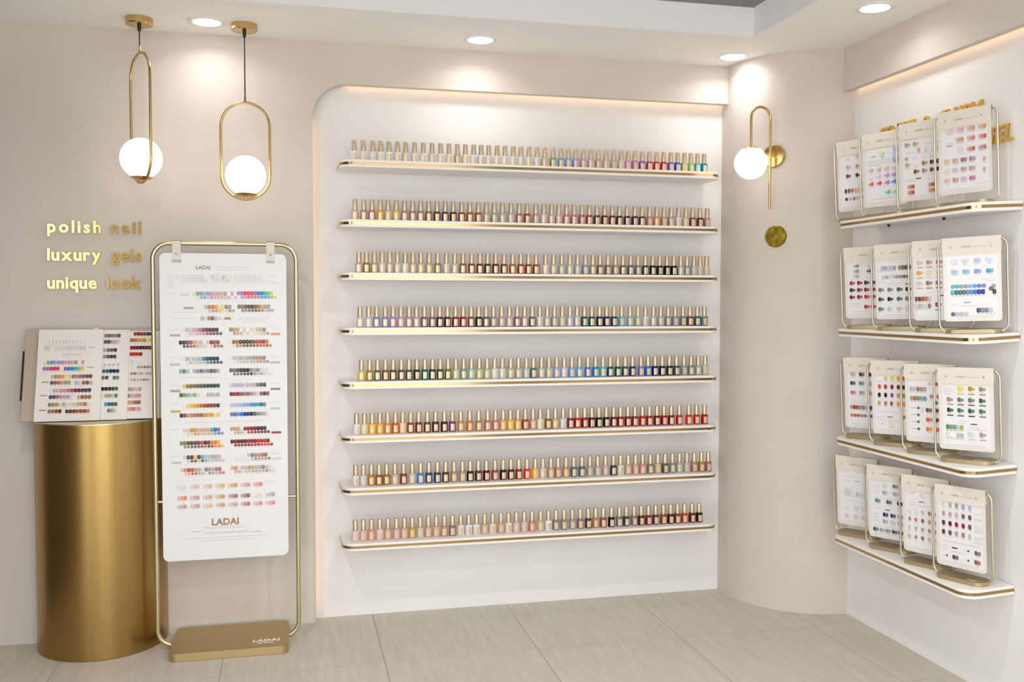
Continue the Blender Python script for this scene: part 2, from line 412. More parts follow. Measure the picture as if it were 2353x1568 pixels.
bm = B(); tube(bm, pth, 0.0058, 10); obj('arm', bm, 'brass', t, 60)
bm = B(); tube(bm, [(0, -0.014, 0), (0, -0.05, 0)], 0.006, 10); obj('arm_bracket', bm, 'brass', t, 60)
bm = B(); sphere(bm, (gc.x, gc.y, zg), 0.070, 36, 22); obj('globe', bm, 'opal_globe', t, 60)
bm = B(); sphere(bm, (gc.x, gc.y, zg), 0.0722, 36, 40, z0=0.80); obj('globe_cap', bm, 'brass', t, 50)
p = col_pt(42.3, 0); p.z = zat(1782.5, 543.5, p)
bm = B(); lathe(bm, [(0.0, 0.006), (0.0455, 0.006), (0.0475, 0.004), (0.0475, -0.004)], 44)
bmesh.ops.rotate(bm, verts=bm.verts, cent=(0, 0, 0), matrix=Matrix.Rotation(math.radians(90), 3, 'X'))
o = obj('wall_disc', bm, 'antique_gold', None, 40, p); o.rotation_euler.z = math.radians(42.3-90)
tag(o, 'flat antique gold disc mounted below the brass wall lamp', 'wall disc')
# ------------------------------------------------------------------ shelves
ORD = ['top', 'second', 'third', 'fourth', 'fifth', 'sixth', 'seventh', 'lowest']
SZ = [1.9167, 1.6732, 1.4559, 1.2293, 1.0064, 0.7824, 0.5652, 0.3327]
ST = 0.030
def edge_band(bm, pts, z0, z1, t):
    """proud band along an open outline"""
    n = len(pts); outs = []
    for i in range(n):
        a = Vector(pts[max(i-1, 0)]); b = Vector(pts[min(i+1, n-1)]); d = (b-a).normalized()
        outs.append(Vector(pts[i])+Vector((d.y, -d.x))*t)
    vi = [[bm.verts.new((p[0], p[1], z)) for p in pts] for z in (z0, z1)]; vo = [[bm.verts.new((p[0], p[1], z)) for p in outs] for z in (z0, z1)]
    for i in range(n-1):
        bm.faces.new((vo[0][i], vo[0][i+1], vo[1][i+1], vo[1][i])); bm.faces.new((vi[0][i], vo[0][i], vo[1][i], vi[1][i])) if i == 0 else None
        bm.faces.new((vi[1][i], vo[1][i], vo[1][i+1], vi[1][i+1])); bm.faces.new((vi[0][i+1], vo[0][i+1], vo[0][i], vi[0][i]))
    bm.faces.new((vi[1][-1], vo[1][-1], vo[0][-1], vi[0][-1]))
def arc2(c, r, a0, a1, n=8): return [(c[0]+r*math.cos(math.radians(a0+(a1-a0)*k/n)), c[1]+r*math.sin(math.radians(a0+(a1-a0)*k/n))) for k in range(n+1)]
SX0, SX1, SR = 0.200, 1.880, 0.055
front = [(SX0, YN-0.001)]+arc2((SX0+SR, YF+SR), SR, 180, 270)+arc2((SX1-SR, YF+SR), SR, 270, 360)+[(SX1, YN-0.001)]
SHELF_TOP = []
for i, z in enumerate(SZ):
    t = thing('wall_shelf', 'long white shelf with gold inlaid edge in the niche, %s of eight' % (ORD[i] if i in (0, 7) else ORD[i]+' from the top'), 'shelf', (0, 0, z))
    bm = B(); prism(bm, front, 0, ST); obj('shelf_board', bm, 'shelf_white', t, 35)
    bm = B(); edge_band(bm, front, 0.0098, 0.0202, 0.0012); obj('gold_strip', bm, 'strip_gold', t, 35)
    SHELF_TOP.append(z+ST)
# ------------------------------------------------------------------ nail polish bottles
def zx(l): return [int(v) for v in l.split()]
L0, R0, K = 770.0, 1210.0, 5.229
ROWS = [
 ('230 340 455 550 650 750 850 955 1060 1165 1268 1370 1470 1565 1665 1755 1845 1945 2040 2140 2233 2327',
  '127 217 317 412 502 590 683 773 862 955 1047 1135 1218 1300 1388 1475 1560 1645 1732 1813 1895 1972 2052 2130', 390,
  'e6e6ea e2e2e4 e2dcdc e4e8ec e6e8ec dcdada d0c8c8 ddd2ce e2dacd c4c6c8 cfd0d4 d8cfc6 b39d88 dccfc2 d6dade d4d6d8 d2cfcc dad4ce dcd8d4 d4d4d2 d3d1cf d8d2cc d6d6d8 c9be8e 7d9c72 7d9ac0 93abd0 a398c4 cf9cc0 cfb5b8 cf9f98 cdbdb0 c4ae94 d0cdc4 d99cbc c07ec4 8a5ab0 b0485c c0422c b83a3a 7a68b8 2b62b0 cfbc68 84c280 4fb0b4 158a9c'),
 ('238 345 443 543 637 735 835 932 1028 1124 1224 1322 1418 1520 1618 1720 1818 1913 2010 2112 2210 2307',
  '110 207 300 386 478 570 663 753 845 935 1027 1115 1205 1300 1387 1475 1562 1650 1737 1825 1912 1995 2083 2168', 500,
  'c9b49c b08a80 b27c74 eaa41a d3c2a0 dcc65a b98f88 a48a80 a2888a 8a6a4c 5a3836 4c423e 5a3426 8a5030 9a5e30 9a5e34 b9ae9c aab0a0 b4b2ae bdb8b2 a0767c 9a5038 c09a86 d6c6cc cbb0b4 ccb0a4 bf8088 c07a94 a8667a 9c4a48 4a4850 6b2c3c 7a2a44 4a2c2c 5a2834 42284a 5f3c44 b08a80 d48a74 c4967c a99a9c d8d6d2 ccb4a6 8a4c40 6f3440 b88e8e'),
 ('285 378 472 565 657 748 842 935 1030 1130 1233 1337 1437 1535 1640 1740 1832 1928 2030 2133 2230 2322',
  '115 228 322 422 520 612 705 795 883 977 1067 1158 1250 1337 1425 1515 1600 1685 1768 1852 1927 2010 2083 2162', 620,
  'c2a39c 8f7a14 c8a078 d2cfcb cdb79c d0c6c0 d6d5da cfb494 ccb8a4 c2ac90 9e8254 d6d0c4 c6b9aa 876440 8f4a24 6a3020 404030 5f3012 745030 b85a24 9a4034 96401c 9a5226 d4d2d6 bfb6a8 aeaea8 c2beb4 b4b8bc 8e98a8 a59a88 8a6652 8a6a60 9a8680 6f6050 5f6468 7d7c84 3c4650 1c1a22 2a2830 0c0808 141010 b8b4ae 8c98a0 b8bcc2 cfcac0 c8c4bc'),
 ('300 403 498 602 697 790 888 978 1073 1168 1258 1350 1447 1538 1635 1725 1813 1903 2002 2095 2187 2277',
  '67 158 247 335 427 520 607 693 783 876 960 1050 1143 1243 1337 1427 1523 1613 1700 1785 1878 1963 2050 2135', 740,
  'cfc0c4 c8c2c4 8f88a4 8a8ac4 a98ac4 c49cb4 b88a98 bfa4b0 7d5a68 86646a 352648 4a1a30 8a2430 84242c 80504a 2c201c 6a5868 8c8c9c b59a90 c4a8c0 8a6470 a8a0a0 6f6058 d6d2ce b5b4b2 a8a094 bcb6a8 b4bac8 bcbcd0 2a5058 0d6048 0f2c48 1a1a58 244a54 6ab0c8 84b4b0 a9b4a8 d2d8d4 b4b6b8 b8b0a0 7f9498 8490a8 7c807c 5a4c48 505850 5f8e9c'),
 ('317 415 510 605 698 795 888 983 1078 1170 1263 1357 1450 1545 1637 1733 1825 1917 2010 2110 2203 2297',
  '82 180 268 362 450 543 635 735 827 917 1005 1095 1185 1273 1372 1457 1543 1628 1715 1800 1890 1975 2062 2145', 860,
  'cfc04a a8801c 5f6a40 76583a 644630 5a4c3c 50503c 10381f 12603c 0a3a40 2a5020 6a7020 b9c0a0 7f9884 9cc8b0 b4bc88 b4b888 dcdcce d0d4d4 aebc9c b5b0a4 a9bcc8 4f7470 b0bab2 b9bab4 9cacd0 b4c4e4 74acd0 6ea8dc 4a7cc0 1c86c4 5cb4b0 0a5a60 1c4a38 305860 0d3a6c 7876b4 2878c4 16145c 0c0848 0a2c30 38584a 8c98b0 84847c 9caaa4 c4c4b4'),
 ('258 352 445 538 632 725 813 907 1005 1108 1207 1312 1408 1510 1617 1725 1832 1927 2018 2105 2195 2283',
  '77 163 258 343 438 527 612 697 783 867 957 1045 1127 1217 1300 1390 1475 1565 1650 1737 1833 1948 2040 2135', 985,
  'e2e2e4 dccfae f2c11c eea414 d88a20 cf6018 e6cc98 9a3a18 7a3a30 683c1c 4a1614 300c14 7a3a5c c48a4c cc7418 b0834c b07a6c c47a78 dca864 f0b820 dca64c 964a20 d49088 dcd8d4 8a6a20 c4ac80 cfd4d8 742840 c0101c 8a1018 5a0e14 1a1012 240e10 5a1820 8f1420 7a1018 842028 a81414 a01020 641020 a40c14 70101c c01c10 cc2814 d41414 a8101c'),
 ('247 340 435 528 620 720 823 926 1027 1127 1228 1328 1428 1530 1623 1722 1817 1920 2018 2113 2207 2305',
  '103 195 292 378 473 567 663 760 853 948 1043 1128 1220 1308 1393 1485 1575 1662 1750 1835 1924 2012 2098 2180', 1100,
  'd6d6d6 ccd0c8 b87a28 8f5218 9c6826 ccb09c 7a4014 c2bcae 3a84c0 204460 204454 403c1c a4866c a89878 280808 4a2a26 4c0a10 9a4444 0c0c0c 421410 8a2820 e02410 f0b83a c2c4c4 bfa37a b8847a c0905c 4c6c70 4f6478 ada09a a8acac c4a4ac 3a3030 dcd8d4 bca890 d0a090 d08a7c 8c7a6c cbb090 5a584e 8a8a86 a8b0b0 b8b8b8 b87a70 a07c3c 90736c'),
 ('243 340 437 537 635 737 833 927 1023 1120 1215 1312 1410 1510 1605 1700 1797 1893 1992 2083 2177 2272',
  '65 168 262 353 449 550 644 740 830 920 1018 1113 1197 1290 1375 1462 1549 1642 1728 1810 1895 1985 2070', 1220,
  'dac4ca d2b4a8 de9080 e4c2c2 cba58a d4a49c dba09a bf9a48 ccb8b4 c8a294 cdb08a bc8c80 946850 e2dfda dee0e2 e2dedc c8ac8e dcd4cc c8a284 dcdad6 d4b4b0 d4b6bc cf7a64 c4b494 e8e4e0 7a7e80 947a6c 9c9490 8f6a74 4a303a b87860 8a5048 0c0606 7c7078 3a3c34 8a7478 50241c 7a2020 54343a 8a4a18 480a10 6a4028 b84018 601a18 140c0a'),
]
HW = 0.01495
def sect(a, r, n=2.7):
    c, s = math.cos(a), math.sin(a)
    k = (abs(c)**n+abs(s)**n)**(-1.0/n); return (r*k*c, r*k*s)
BP = [(0.0, 0.88), (0.001, 0.975), (0.0025, 1.0), (0.037, 0.985), (0.0402, 0.955), (0.0422, 0.87), (0.0430, 0.68)]
bm = B(); rings = []
for z, k in BP: rings.append([bm.verts.new((*sect(2*math.pi*i/20, HW*k), z)) for i in range(20)])
for a, b in zip(rings, rings[1:]):
    for i in range(20): bm.faces.new((a[i], a[(i+1) % 20], b[(i+1) % 20], b[i]))
bm.faces.new(list(reversed(rings[0]))); bm.faces.new(rings[-1])
body_me = mesh(bm, 'bottle_body', 40); body_me.materials.append(MATS['polish'])
bm = B(); lathe(bm, [(0.0085, 0.0425), (0.0085, 0.0448), (0.0107, 0.0448), (0.0103, 0.0850), (0.0095, 0.0868), (0.0, 0.0872)], 18)
cap_me = mesh(bm, 'cap', 35); cap_me.materials.append(MATS['cap_gold'])
bm = B(); c0 = []
for i in range(7):
    a = -math.pi/2+(i-3)*0.185; c0.append(sect(a, HW*1.012))
v0 = [bm.verts.new((x, y, 0.0045)) for x, y in c0]; v1 = [bm.verts.new((x, y, 0.0335)) for x, y in c0]
for i in range(6): bm.faces.new((v0[i], v0[i+1], v1[i+1], v1[i]))
label_me = mesh(bm, 'bottle_label', 60); label_me.materials.append(MATS['bottle_label'])
import colorsys
def cname(h):
    r_, g_, b_ = (int(h[i:i+2], 16)/255 for i in (0, 2, 4)); H, L, s = colorsys.rgb_to_hls(r_, g_, b_); H *= 360
    if L < 0.09: return 'near-black'
    if s < 0.10 or (L > 0.8 and s < 0.25):
        return 'white' if L > 0.86 else 'pale grey' if L > 0.72 else 'grey' if L > 0.42 else 'dark grey'
    if H < 14 or H >= 345: n = 'red' if s > 0.5 and L < 0.5 else ('pink' if L > 0.55 else 'maroon')
    elif H < 40: n = ('orange' if s > 0.7 and L > 0.42 else 'brown') if L < 0.6 else ('beige' if s < 0.6 else 'apricot')
    elif H < 65: n = 'yellow' if s > 0.5 and L > 0.42 else ('beige' if L > 0.55 else 'olive')
    elif H < 165: n = 'green'
    elif H < 195: n = 'teal'
    elif H < 250: n = 'blue'
    elif H < 290: n = 'purple'
    else: n = 'mauve'
    pre = 'pale ' if L > 0.72 else 'dark ' if L < 0.27 else 'muted ' if s < 0.28 else ''
    return pre+n
def ordn(n):
    return '%d%s' % (n, 'th' if 10 <= n % 100 <= 20 else {1: 'st', 2: 'nd', 3: 'rd'}.get(n % 10, 'th'))
bottles = []
for ri, (l, r_, yy, cols) in enumerate(ROWS):
    xs = [L0+v/K for v in zx(l)]+[R0+v/K for v in zx(r_)]; cols = cols.split(); n = len(xs)
    assert len(cols) == n, (ri, len(cols), n)
    wx = [on_y(px, yy, YF+0.058).x for px in xs]
    for k in range(1, n):
        if wx[k]-wx[k-1] < 0.0302: wx[k] = wx[k-1]+0.0302
    for k in range(n): bottles.append((ri, k, n, wx[k], cols[k]))
bottles.sort(key=lambda b: math.hypot(b[3], (YF+0.058-CAM_Y), SHELF_TOP[b[0]]-CAM_Z))
rest = bottles[300:]
for ri, k, n, x, c in bottles[:300]:
    o = link('nail_polish_bottle', body_me); o.location = (x, YF+0.058+random.uniform(-0.0015, 0.0015), SHELF_TOP[ri]+0.0002)
    o.rotation_euler.z = random.uniform(-0.08, 0.08); o.color = hx(c)
    where = ('top' if ri == 0 else 'lowest' if ri == 7 else ORD[ri]+' highest')
    tag(o, '%s nail polish bottle, %s from the column on the %s niche shelf' % (cname(c), ordn(n-k), where), 'bottle', 'nail polish bottles on the niche shelves')
    a = link('cap', cap_me, o); b_ = link('label_sticker', label_me, o)
bm = B(); cl = bm.loops.layers.float_color.new('Col')
for ri, k, n, x, c in rest:
    M = Matrix.Translation((x, YF+0.058, SHELF_TOP[ri]+0.0002)) @ Matrix.Rotation(random.uniform(-0.08, 0.08), 4, 'Z')
    for mi, me in enumerate((body_me, cap_me, label_me)):
        vs = [bm.verts.new(M @ v.co) for v in me.vertices]
        for p in me.polygons:
            f = bm.faces.new([vs[i] for i in p.vertices]); f.material_index = mi; f.smooth = True
            for lp in f.loops: lp[cl] = hx(c)
me = bpy.data.meshes.new('bottle_rest'); bm.to_mesh(me); bm.free()
try: me.set_sharp_from_angle(angle=math.radians(38))
except Exception: pass
for m_ in ('polish_attr', 'cap_gold', 'bottle_label'): me.materials.append(MATS[m_])
o = link('nail_polish_bottles', me); o['kind'] = 'stuff'
tag(o, 'remaining nail polish bottles at the column ends of the niche shelves', 'bottles', 'nail polish bottles on the niche shelves')
# ------------------------------------------------------------------ swatch pieces
def dome(outline, h):
    bm = B(); n = len(outline)
    a = [bm.verts.new((x, 0, z)) for x, z in outline]; b = [bm.verts.new((x*0.93, -h*0.6, z*0.95)) for x, z in outline]
    d = [bm.verts.new((x*0.55, -h, z*0.62)) for x, z in outline]
    for u, v in ((a, b), (b, d)):
        for i in range(n): bm.faces.new((u[i], u[(i+1) % n], v[(i+1) % n], v[i]))
    bm.faces.new(d); return mesh(bm, 'nail_swatch', 50)
def supere(w, h, e, n=14): return [(w/2*math.copysign(abs(math.cos(2*math.pi*i/n))**(2/e), math.cos(2*math.pi*i/n)), h/2*math.copysign(abs(math.sin(2*math.pi*i/n))**(2/e), math.sin(2*math.pi*i/n))) for i in range(n)]
tip_me = dome(supere(1.0, 1.0, 3.4), 0.1); disc_me = dome(supere(1.0, 1.0, 2.0), 0.06); bar_me = dome([(0.5, 0.5), (-0.5, 0.5), (-0.5, -0.5), (0.5, -0.5)], 0.03)
for m_ in (tip_me, disc_me, bar_me): m_.materials.append(MATS['swatch'])
SW = {'t': ('nail_swatch', tip_me), 'c': ('color_dot', disc_me), 'b': ('color_bar', bar_me)}
def swatch(parent, kind, u, v, w, h, col, lift=0.0):
    nm, me = SW[kind]
    o = link(nm, me, parent); o.location = (u, -lift, v); o.scale = (w, 0.012, h); o.color = hx(col); return o
def stuff_swatches(parent, items, name='small_swatches'):
    bm = B(); cl = bm.loops.layers.float_color.new('Col')
    for kind, u, v, w, h, col, lift in items:
        me = SW[kind][1]; vs = [bm.verts.new((u+q.co.x*w, -lift+q.co.y*0.012, v+q.co.z*h)) for q in me.vertices]
        for p in me.polygons:
            f = bm.faces.new([vs[i] for i in p.vertices]); f.smooth = True
            for lp in f.loops: lp[cl] = hx(col)
    me = bpy.data.meshes.new(name); bm.to_mesh(me); bm.free(); me.materials.append(MATS['swatch_attr'])
    o = link(name, me, parent); o['kind'] = 'stuff'; return o
def bars(parent, items, m, name='printed_lines', y=-0.0004):
    """thin printed rules: (u centre, v centre, width, height)"""
    if not items: return
    bm = B()
    for u, v, w, h in items: box(bm, u-w/2, u+w/2, y-0.0002, y+0.0006, v-h/2, v+h/2)
    o = obj(name, bm, m, parent); o['kind'] = 'stuff'; return o
def print_text(parent, s, size, u, v, m, align='CENTER', bold=0.0, space=1.0, y=-0.0006, name='lettering'):
    me = text_mesh(s, size, 0.0006, align, bold, 0.0, space)
    o = link(name, me, parent, m, (u, y, v)); o.rotation_euler.x = math.pi/2; return o
# ------------------------------------------------------------------ big floor-standing chart
BY = -0.19
BX0, BX1, BZ0, BZ1 = -0.4905, -0.016, 0.353, 1.553
bx = -0.24
t = thing('chart_stand', 'tall champagne floor stand with hanging white colour chart beside the gold pedestal', 'display stand', (bx, -0.185, 0))
bm = B(); prism(bm, rrect(0.444, 0.305, 0.03, 6), 0.001, 0.031); bevel(bm, 0.003, 2)
base = obj('base', bm, 'champagne_base', t, 35)
o = link('lettering', text_mesh('LADAI', 0.036, 0.0006, 'CENTER', 0.0012, 0.0, 1.05), base, 'print_white', (0.135, -0.085, 0.0313))
o = link('lettering', text_mesh('Nail System', 0.013, 0.0006, 'CENTER', 0.0004), base, 'print_white', (0.132, -0.104, 0.0313))
fw, ft, fr, tr = 0.2695, 1.592, 0.062, 0.0088
ox = -0.2475-bx; yy = BY+0.185
def frame_path(fw, ft, fr, ex, zb, rb, ox=0.0, yy=0.0, n=8):
    P = [(-ex, yy, zb)]
    P += [(-fw+rb+rb*math.cos(a), yy, zb+rb+rb*math.sin(a)) for a in [math.radians(270-90*k/n) for k in range(n+1)]]
    P += [(-fw+fr+fr*math.cos(a), yy, ft-fr+fr*math.sin(a)) for a in [math.radians(180-90*k/n) for k in range(n+1)]]
    P += [(-q[0], q[1], q[2]) for q in reversed(P)]
    return [(q[0]+ox, q[1], q[2]) for q in P]
bm = B(); tube(bm, frame_path(fw, ft, fr, 0.222, 0.018, 0.06, ox, yy), tr, 12); frame = obj('frame', bm, 'champagne', t, 60)
bm = B(); tube(bm, [(-fw+ox, yy+0.002, 0.585), (fw+ox, yy+0.002, 0.585)], 0.006, 8); obj('crossbar', bm, 'champagne', t, 60)
for sx in (-1, 1):
    bm = B(); lathe(bm, [(0.0, 0.008), (0.005, 0.006), (0.0065, 0.0)], 14)
    bmesh.ops.rotate(bm, verts=bm.verts, cent=(0, 0, 0), matrix=Matrix.Rotation(math.radians(90*sx), 3, 'Y'))
    obj('bolt', bm, 'chrome', t, 40, (sx*0.223, yy-0.03, 0.017))
board_y = BY-0.0145
bw, bh = BX1-BX0, BZ1-BZ0
bm = B(); prism(bm, rrect(bw, bh, 0.022, 6), -0.0025, 0.0025, (0, 2, 1)); board = obj('chart_board', bm, 'board_white', t, 35, ((BX0+BX1)/2-bx, board_y+0.185, (BZ0+BZ1)/2))
BO = Vector(((BX0+BX1)/2, board_y-0.0026, (BZ0+BZ1)/2))
def buv(px, py):
    p = on_y(px, py, BO.y)-BO; return p.x, p.z
ZA = lambda x, y: (380+x/6.817, 590+y/6.817)
ZBm = lambda x, y: (380+x/6.817, 980+y/6.817)
ZCm = lambda x, y: (320+x/3.335, 530+y/3.335)
TIPROWS = [
 (ZA, 317, 205, 580, 9, 'e6e4e6 d6d6d6'), (ZA, 317, 690, 965, 6, 'e0e0e0 d0d4d6 dcdcdc e0dede ddc4a6 eae0d0'), (ZA, 315, 1040, 1480, 9, 'e4e2e4 dcdcdc e4d8dc e0dede'),
 (ZA, 580, 455, 1045, 12, 'dfe0a4 8aab82 88a4c8 a4bcdc a894bc c99cb8 dba4bc d4a49c c8b8b0 b8a48a f2ece8 dca0bc'),
 (ZA, 575, 1145, 1665, 11, 'b888b0 b07cc0 d8486a d84a34 d84a5c 9078c4 3c7cd0 2490b8 48a8c4 74c888 ecc850'),
 (ZA, 790, 637, 1010, 8, 'c8b498 c08a60 cc8464 eaaa34 e8dca0 dcd884 9c8478 b09a8c'),
 (ZA, 785, 1155, 1620, 10, '90705a 9c7a60 7a6054 5c5448 54442e 8c5a34 b4703c c4b08c b49a84 9ca8a8'),
 (ZA, 968, 577, 790, 5, 'b4b8ba d8d8d8 b48a7a 9c5a38 b8b8b8'),
 (ZA, 1150, 285, 810, 11, 'e4e0e4 c4b8c8 dcc0cc d4a8b8 cc98a8 b87c8c 93485c 7a3050 6a2c4c 5a3448 443c48'),
 (ZA, 1145, 1025, 1550, 11, 'a8886c c4a060 c8a474 f0e4dc d4ccc0 f4f0ee dcd8dc e8d8c0 d4bc9c d0b48c b08c5c'),
 (ZA, 1347, 238, 825, 12, '40303c 4c3850 84505a a86454 d4a484 d8c4b0 c8c0c0 f0e8ec e8c4b4 8a4640 a06058 8c5054'),
 (ZA, 1337, 1020, 1592, 12, 'e4e0d4 9c7044 a08060 6c4428 54361c 3c4028 6a3c14 84540c b85018 b8543c a04020 c08040'),
 (ZCm, 985, 340, 600, 11, 'e4e4e4 b0b8b4 ccc8c0 b8c0c0 b4bcc0 a8b4bc 5a7c90 205c60 1c3054 20305c 30344c'),
 (ZCm, 978, 702, 957, 11, 'e0e4e2 c4c4c4 c0c4c0 b0b4b4 b8bcbc b0acac a8aca8 b89478 b49478 a49484 908684'),
 (ZCm, 1080, 318, 605, 12, '8cacb8 5c8890 b8bcbc e4e4e8 a8b4bc 94989c 707880 9c9ca0 888c90 606468 74787c a8acac'),
 (ZCm, 1072, 703, 985, 12, '5c6064 74787a 54585c 303438 202428 101014 8a8c8c b4a498 8c948c cccccc d8d8d8 dcdcd8'),
 (ZCm, 1194, 345, 605, 11, 'd8c44c a08010 74703c 80684c 645c44 5c5440 4a503c 244a30 105034 0c3c44 2c5c34'),
 (ZCm, 1186, 703, 960, 11, 'ccc8cc c4b0b8 bcaccc c0acd8 d4bcd4 ccb0bc d0b4b4 c8a8ac 84748c 645866 4a4450'),
 (ZCm, 1263, 320, 605, 12, '3c6c30 7c9c6c 8cac88 a4c4b8 a4ac5c dcd4bc ecead8 e8e8e4 b0c0a8 b4b8ac b0c4c8 b0b0bc'),
 (ZCm, 1254, 705, 985, 12, '5a2c3c 9c2c34 7a2430 945058 a06c6c 846470 a08898 c8a4a0 dccccc 8c645c 543840 8c5c5c'),
 (ZCm, 1346, 348, 605, 11, 'e8e6e4 ecc888 ecb848 f0a014 d89020 c86a1c a84c1c 944018 8c3818 80401c 5a2018'),
 (ZCm, 1338, 707, 960, 11, 'c0c8d4 b8c0cc a8b8d8 a0bce4 78acdc 8ca8dc 5c88cc 2c90c8 28a4c8 18708c 7c8884'),
 (ZCm, 1419, 322, 607, 12, '402024 8c4c5c c09878 b88860 b87c54 a0745c a46050 cc9448 e0a428 c89c50 ecd890 dcc480'),
 (ZCm, 1409, 708, 985, 12, '74848c 4a74a8 7090c8 2c6cc8 1c1c94 1c2c74 101c34 4a6464 888c90 a0a8a8 b0b0b4 dcdcdc'),
 (ZBm, 66, 305, 835, 11, 'ccd0d4 d8ccb4 c49848 cc9c6c d0b09c ccac8c d4a884 d0a888 40a8bc 4a689c 84849c'),
 (ZBm, 42, 1040, 1560, 11, 'b8a494 c0a06c c8a878 e8e4e0 7c5050 a81420 8a141c 701018 4a1014 381014 5a1c20'),
 (ZBm, 268, 253, 838, 12, '7c8c78 9c7840 645840 5c4830 64404c 8c2850 b06430 5a1c14 7c4010 dc8c24 e8701c f0bc14'),
 (ZBm, 240, 1045, 1610, 12, '5c1c20 7c1c1c 6c1418 601824 6a0c14 a80c10 8a1014 8c0c14 d01418 c0141c cc1010 8a1018'),
 (ZBm, 490, 305, 850, 11, 'c8ccd0 544c40 60443c e0bc70 44443c 64a4b0 c0b8d4 a4c0cc bc9cb8 b8b4b0 c4bcb8'),
 (ZBm, 462, 1045, 1572, 11, 'ece8e8 e8e8e8 e8e6e6 e4e4e4 e8e8e8 bcc0c0 a07874 9c909c c0946c c07c60 74707c'),
 (ZBm, 690, 262, 855, 12, 'dcc0a4 d4947c b0584c b4644c b8a49c b8b0a8 dcdcd4 7c8890 a0a4ac c0b0a4 b8745c c06878'),
 (ZBm, 655, 1050, 1640, 12, 'd8a87c cc946c e0d8d4 c0b8c4 c0b8a0 c49c74 b0ac94 b8bab4 b4a898 a47c6c c0b8bc d4d4d8'),
]
TRI = [(955, (260, 460, 660, 860, 1058, 1256, 1450), 'dcd4d8 dcbcb8 e0b89c d8b484 d4987c d8a090 dc8c88'),
       (1127, (262, 462, 663, 862, 1060, 1255, 1452, 1645), 'dc8c74 cc98a0 d0b098 c4a468 a07478 906c70 ecd8c0 b0b4b4'),
       (1260, (265, 467, 667, 864, 1062, 1258, 1452, 1648), 'c89c94 c8a490 dcbca0 c8a08c d0a89c bc787c d89898 dc9498')]
tips = []; dots = []; caps = []
for y, xs, cs in TRI:
    u0, v0 = buv(*ZBm(xs[0], y))
    for x, c in zip(xs, cs.split()):
        u, _ = buv(*ZBm(x, y)); light = mix([c, 'ece8e6'], 3)[1]
        for k, cc in ((-1, light), (0, mix([c, light], 3)[1]), (1, c)): tips.append(('t', u+k*0.0118, v0, 0.0128, 0.0165, cc, 0.0003*(k+1)))
        caps.append((u, v0-0.0125, 0.024, 0.0010))
for zi, (Z_, y, x0, x1, n, cs) in enumerate(reversed(TIPROWS)):
    u0, v0 = buv(*Z_(x0, y)); u1, _ = buv(*Z_(x1, y)); cl_ = mix(cs, n); st = (u1-u0)/(n-1)
    one = Z_ is ZCm and y > 1100 or (Z_ is ZCm and y == 1080) or (Z_ is ZA and y == 968)
    for k in range(n):
        tips.append(('t', u0+st*k, v0, 0.0126, 0.0165, cl_[k], 0.0002*(k % 2)))
        if not one: dots.append(('c', u0+st*k+0.0135, v0-0.0148, 0.0122, 0.0122, mix([cl_[k], 'd8d0cc'], 5)[1], 0.0001))
        caps.append((u0+st*k+(0 if one else 0.0135), v0-(0.0112 if one else 0.0238), 0.007, 0.0009))
u0, v0 = buv(*ZA(850, 968)); u1, _ = buv(*ZA(1045, 968))
for k, c in enumerate('c4c8c6 e8e4e2 a08c7c b4705c ecd8c8'.split()): dots.append(('c', u0+(u1-u0)*k/4, v0, 0.0118, 0.0118, c, 0.0001))
Ys = -0.0026
for it in tips[:300]: swatch(board, it[0], it[1], it[2], it[3], it[4], it[5], it[6]+0.0026)
stuff_swatches(board, [(k, u, v, w, h, c, l+0.0026) for k, u, v, w, h, c, l in tips[300:]+dots])
rows = []
def bl(px0, px1, py, h=0.0012, Z_=None):
    a = buv(px0, py); b = buv(px1, py); rows.append(((a[0]+b[0])/2, a[1], abs(b[0]-a[0]), h))
for y in (634, 639, 645, 651, 656, 660): bl(385, 400, y)
for x0, x1, y in ((497, 578, 614), (500, 572, 621), (613, 634, 634), (385, 406, 677), (414, 434, 677), (394, 457, 718), (394, 450, 732), (545, 622, 731), (545, 606, 735), (560, 611, 740),
                  (389, 411, 757), (621, 643, 755), (389, 411, 823), (622, 644, 821), (390, 412, 886), (622, 643, 882), (390, 414, 930), (622, 643, 926), (425, 614, 972),
                  (391, 412, 988), (624, 638, 985), (390, 414, 1050), (624, 640, 1043), (613, 633, 1107), (468, 560, 1213), (468, 560, 1216), (428, 615, 1239), (458, 585, 1244), (412, 502, 869)):
    bl(x0, x1, y)
bars(board, rows+caps, 'print_grey', 'printed_lines', -0.0029)
for px, py, c, w in ((402, 771, 'cc9cac', 0.04), (633, 768, 'cf9474', 0.037), (402, 838, 'a4c0d4', 0.037), (632, 833, 'b0b0bc', 0.037), (403, 899, 'a0a09c', 0.037), (633, 894, '8a78a0', 0.037),
                     (404, 946, 'c4a464', 0.037), (633, 939, 'a8c4e0', 0.037), (635, 994, '8a3c38', 0.037), (433, 708, 'a89c9c', 0.036), (405, 1064, 'c8c0bc', 0.037), (636, 1054, 'd4c8c8', 0.037), (424, 678, 'd8d0d4', 0.032), (625, 649, 'd8d6d6', 0.044)):
    u, v = buv(px, py); swatch(board, 'b', u, v, w, 0.009, c, 0.0026)
u, v = buv(467, 619); print_text(board, 'LADAI', 0.020, u, v, 'print_brown', bold=0.0004, y=-0.003)
u, v = buv(518, 1206); print_text(board, 'LADAI', 0.036, u, v, 'print_brown', bold=0.0012, space=1.05, y=-0.003)
u, v = buv(520, 1226); print_text(board, 'Green and healthy polish', 0.0165, u, v, 'print_grey', y=-0.003)
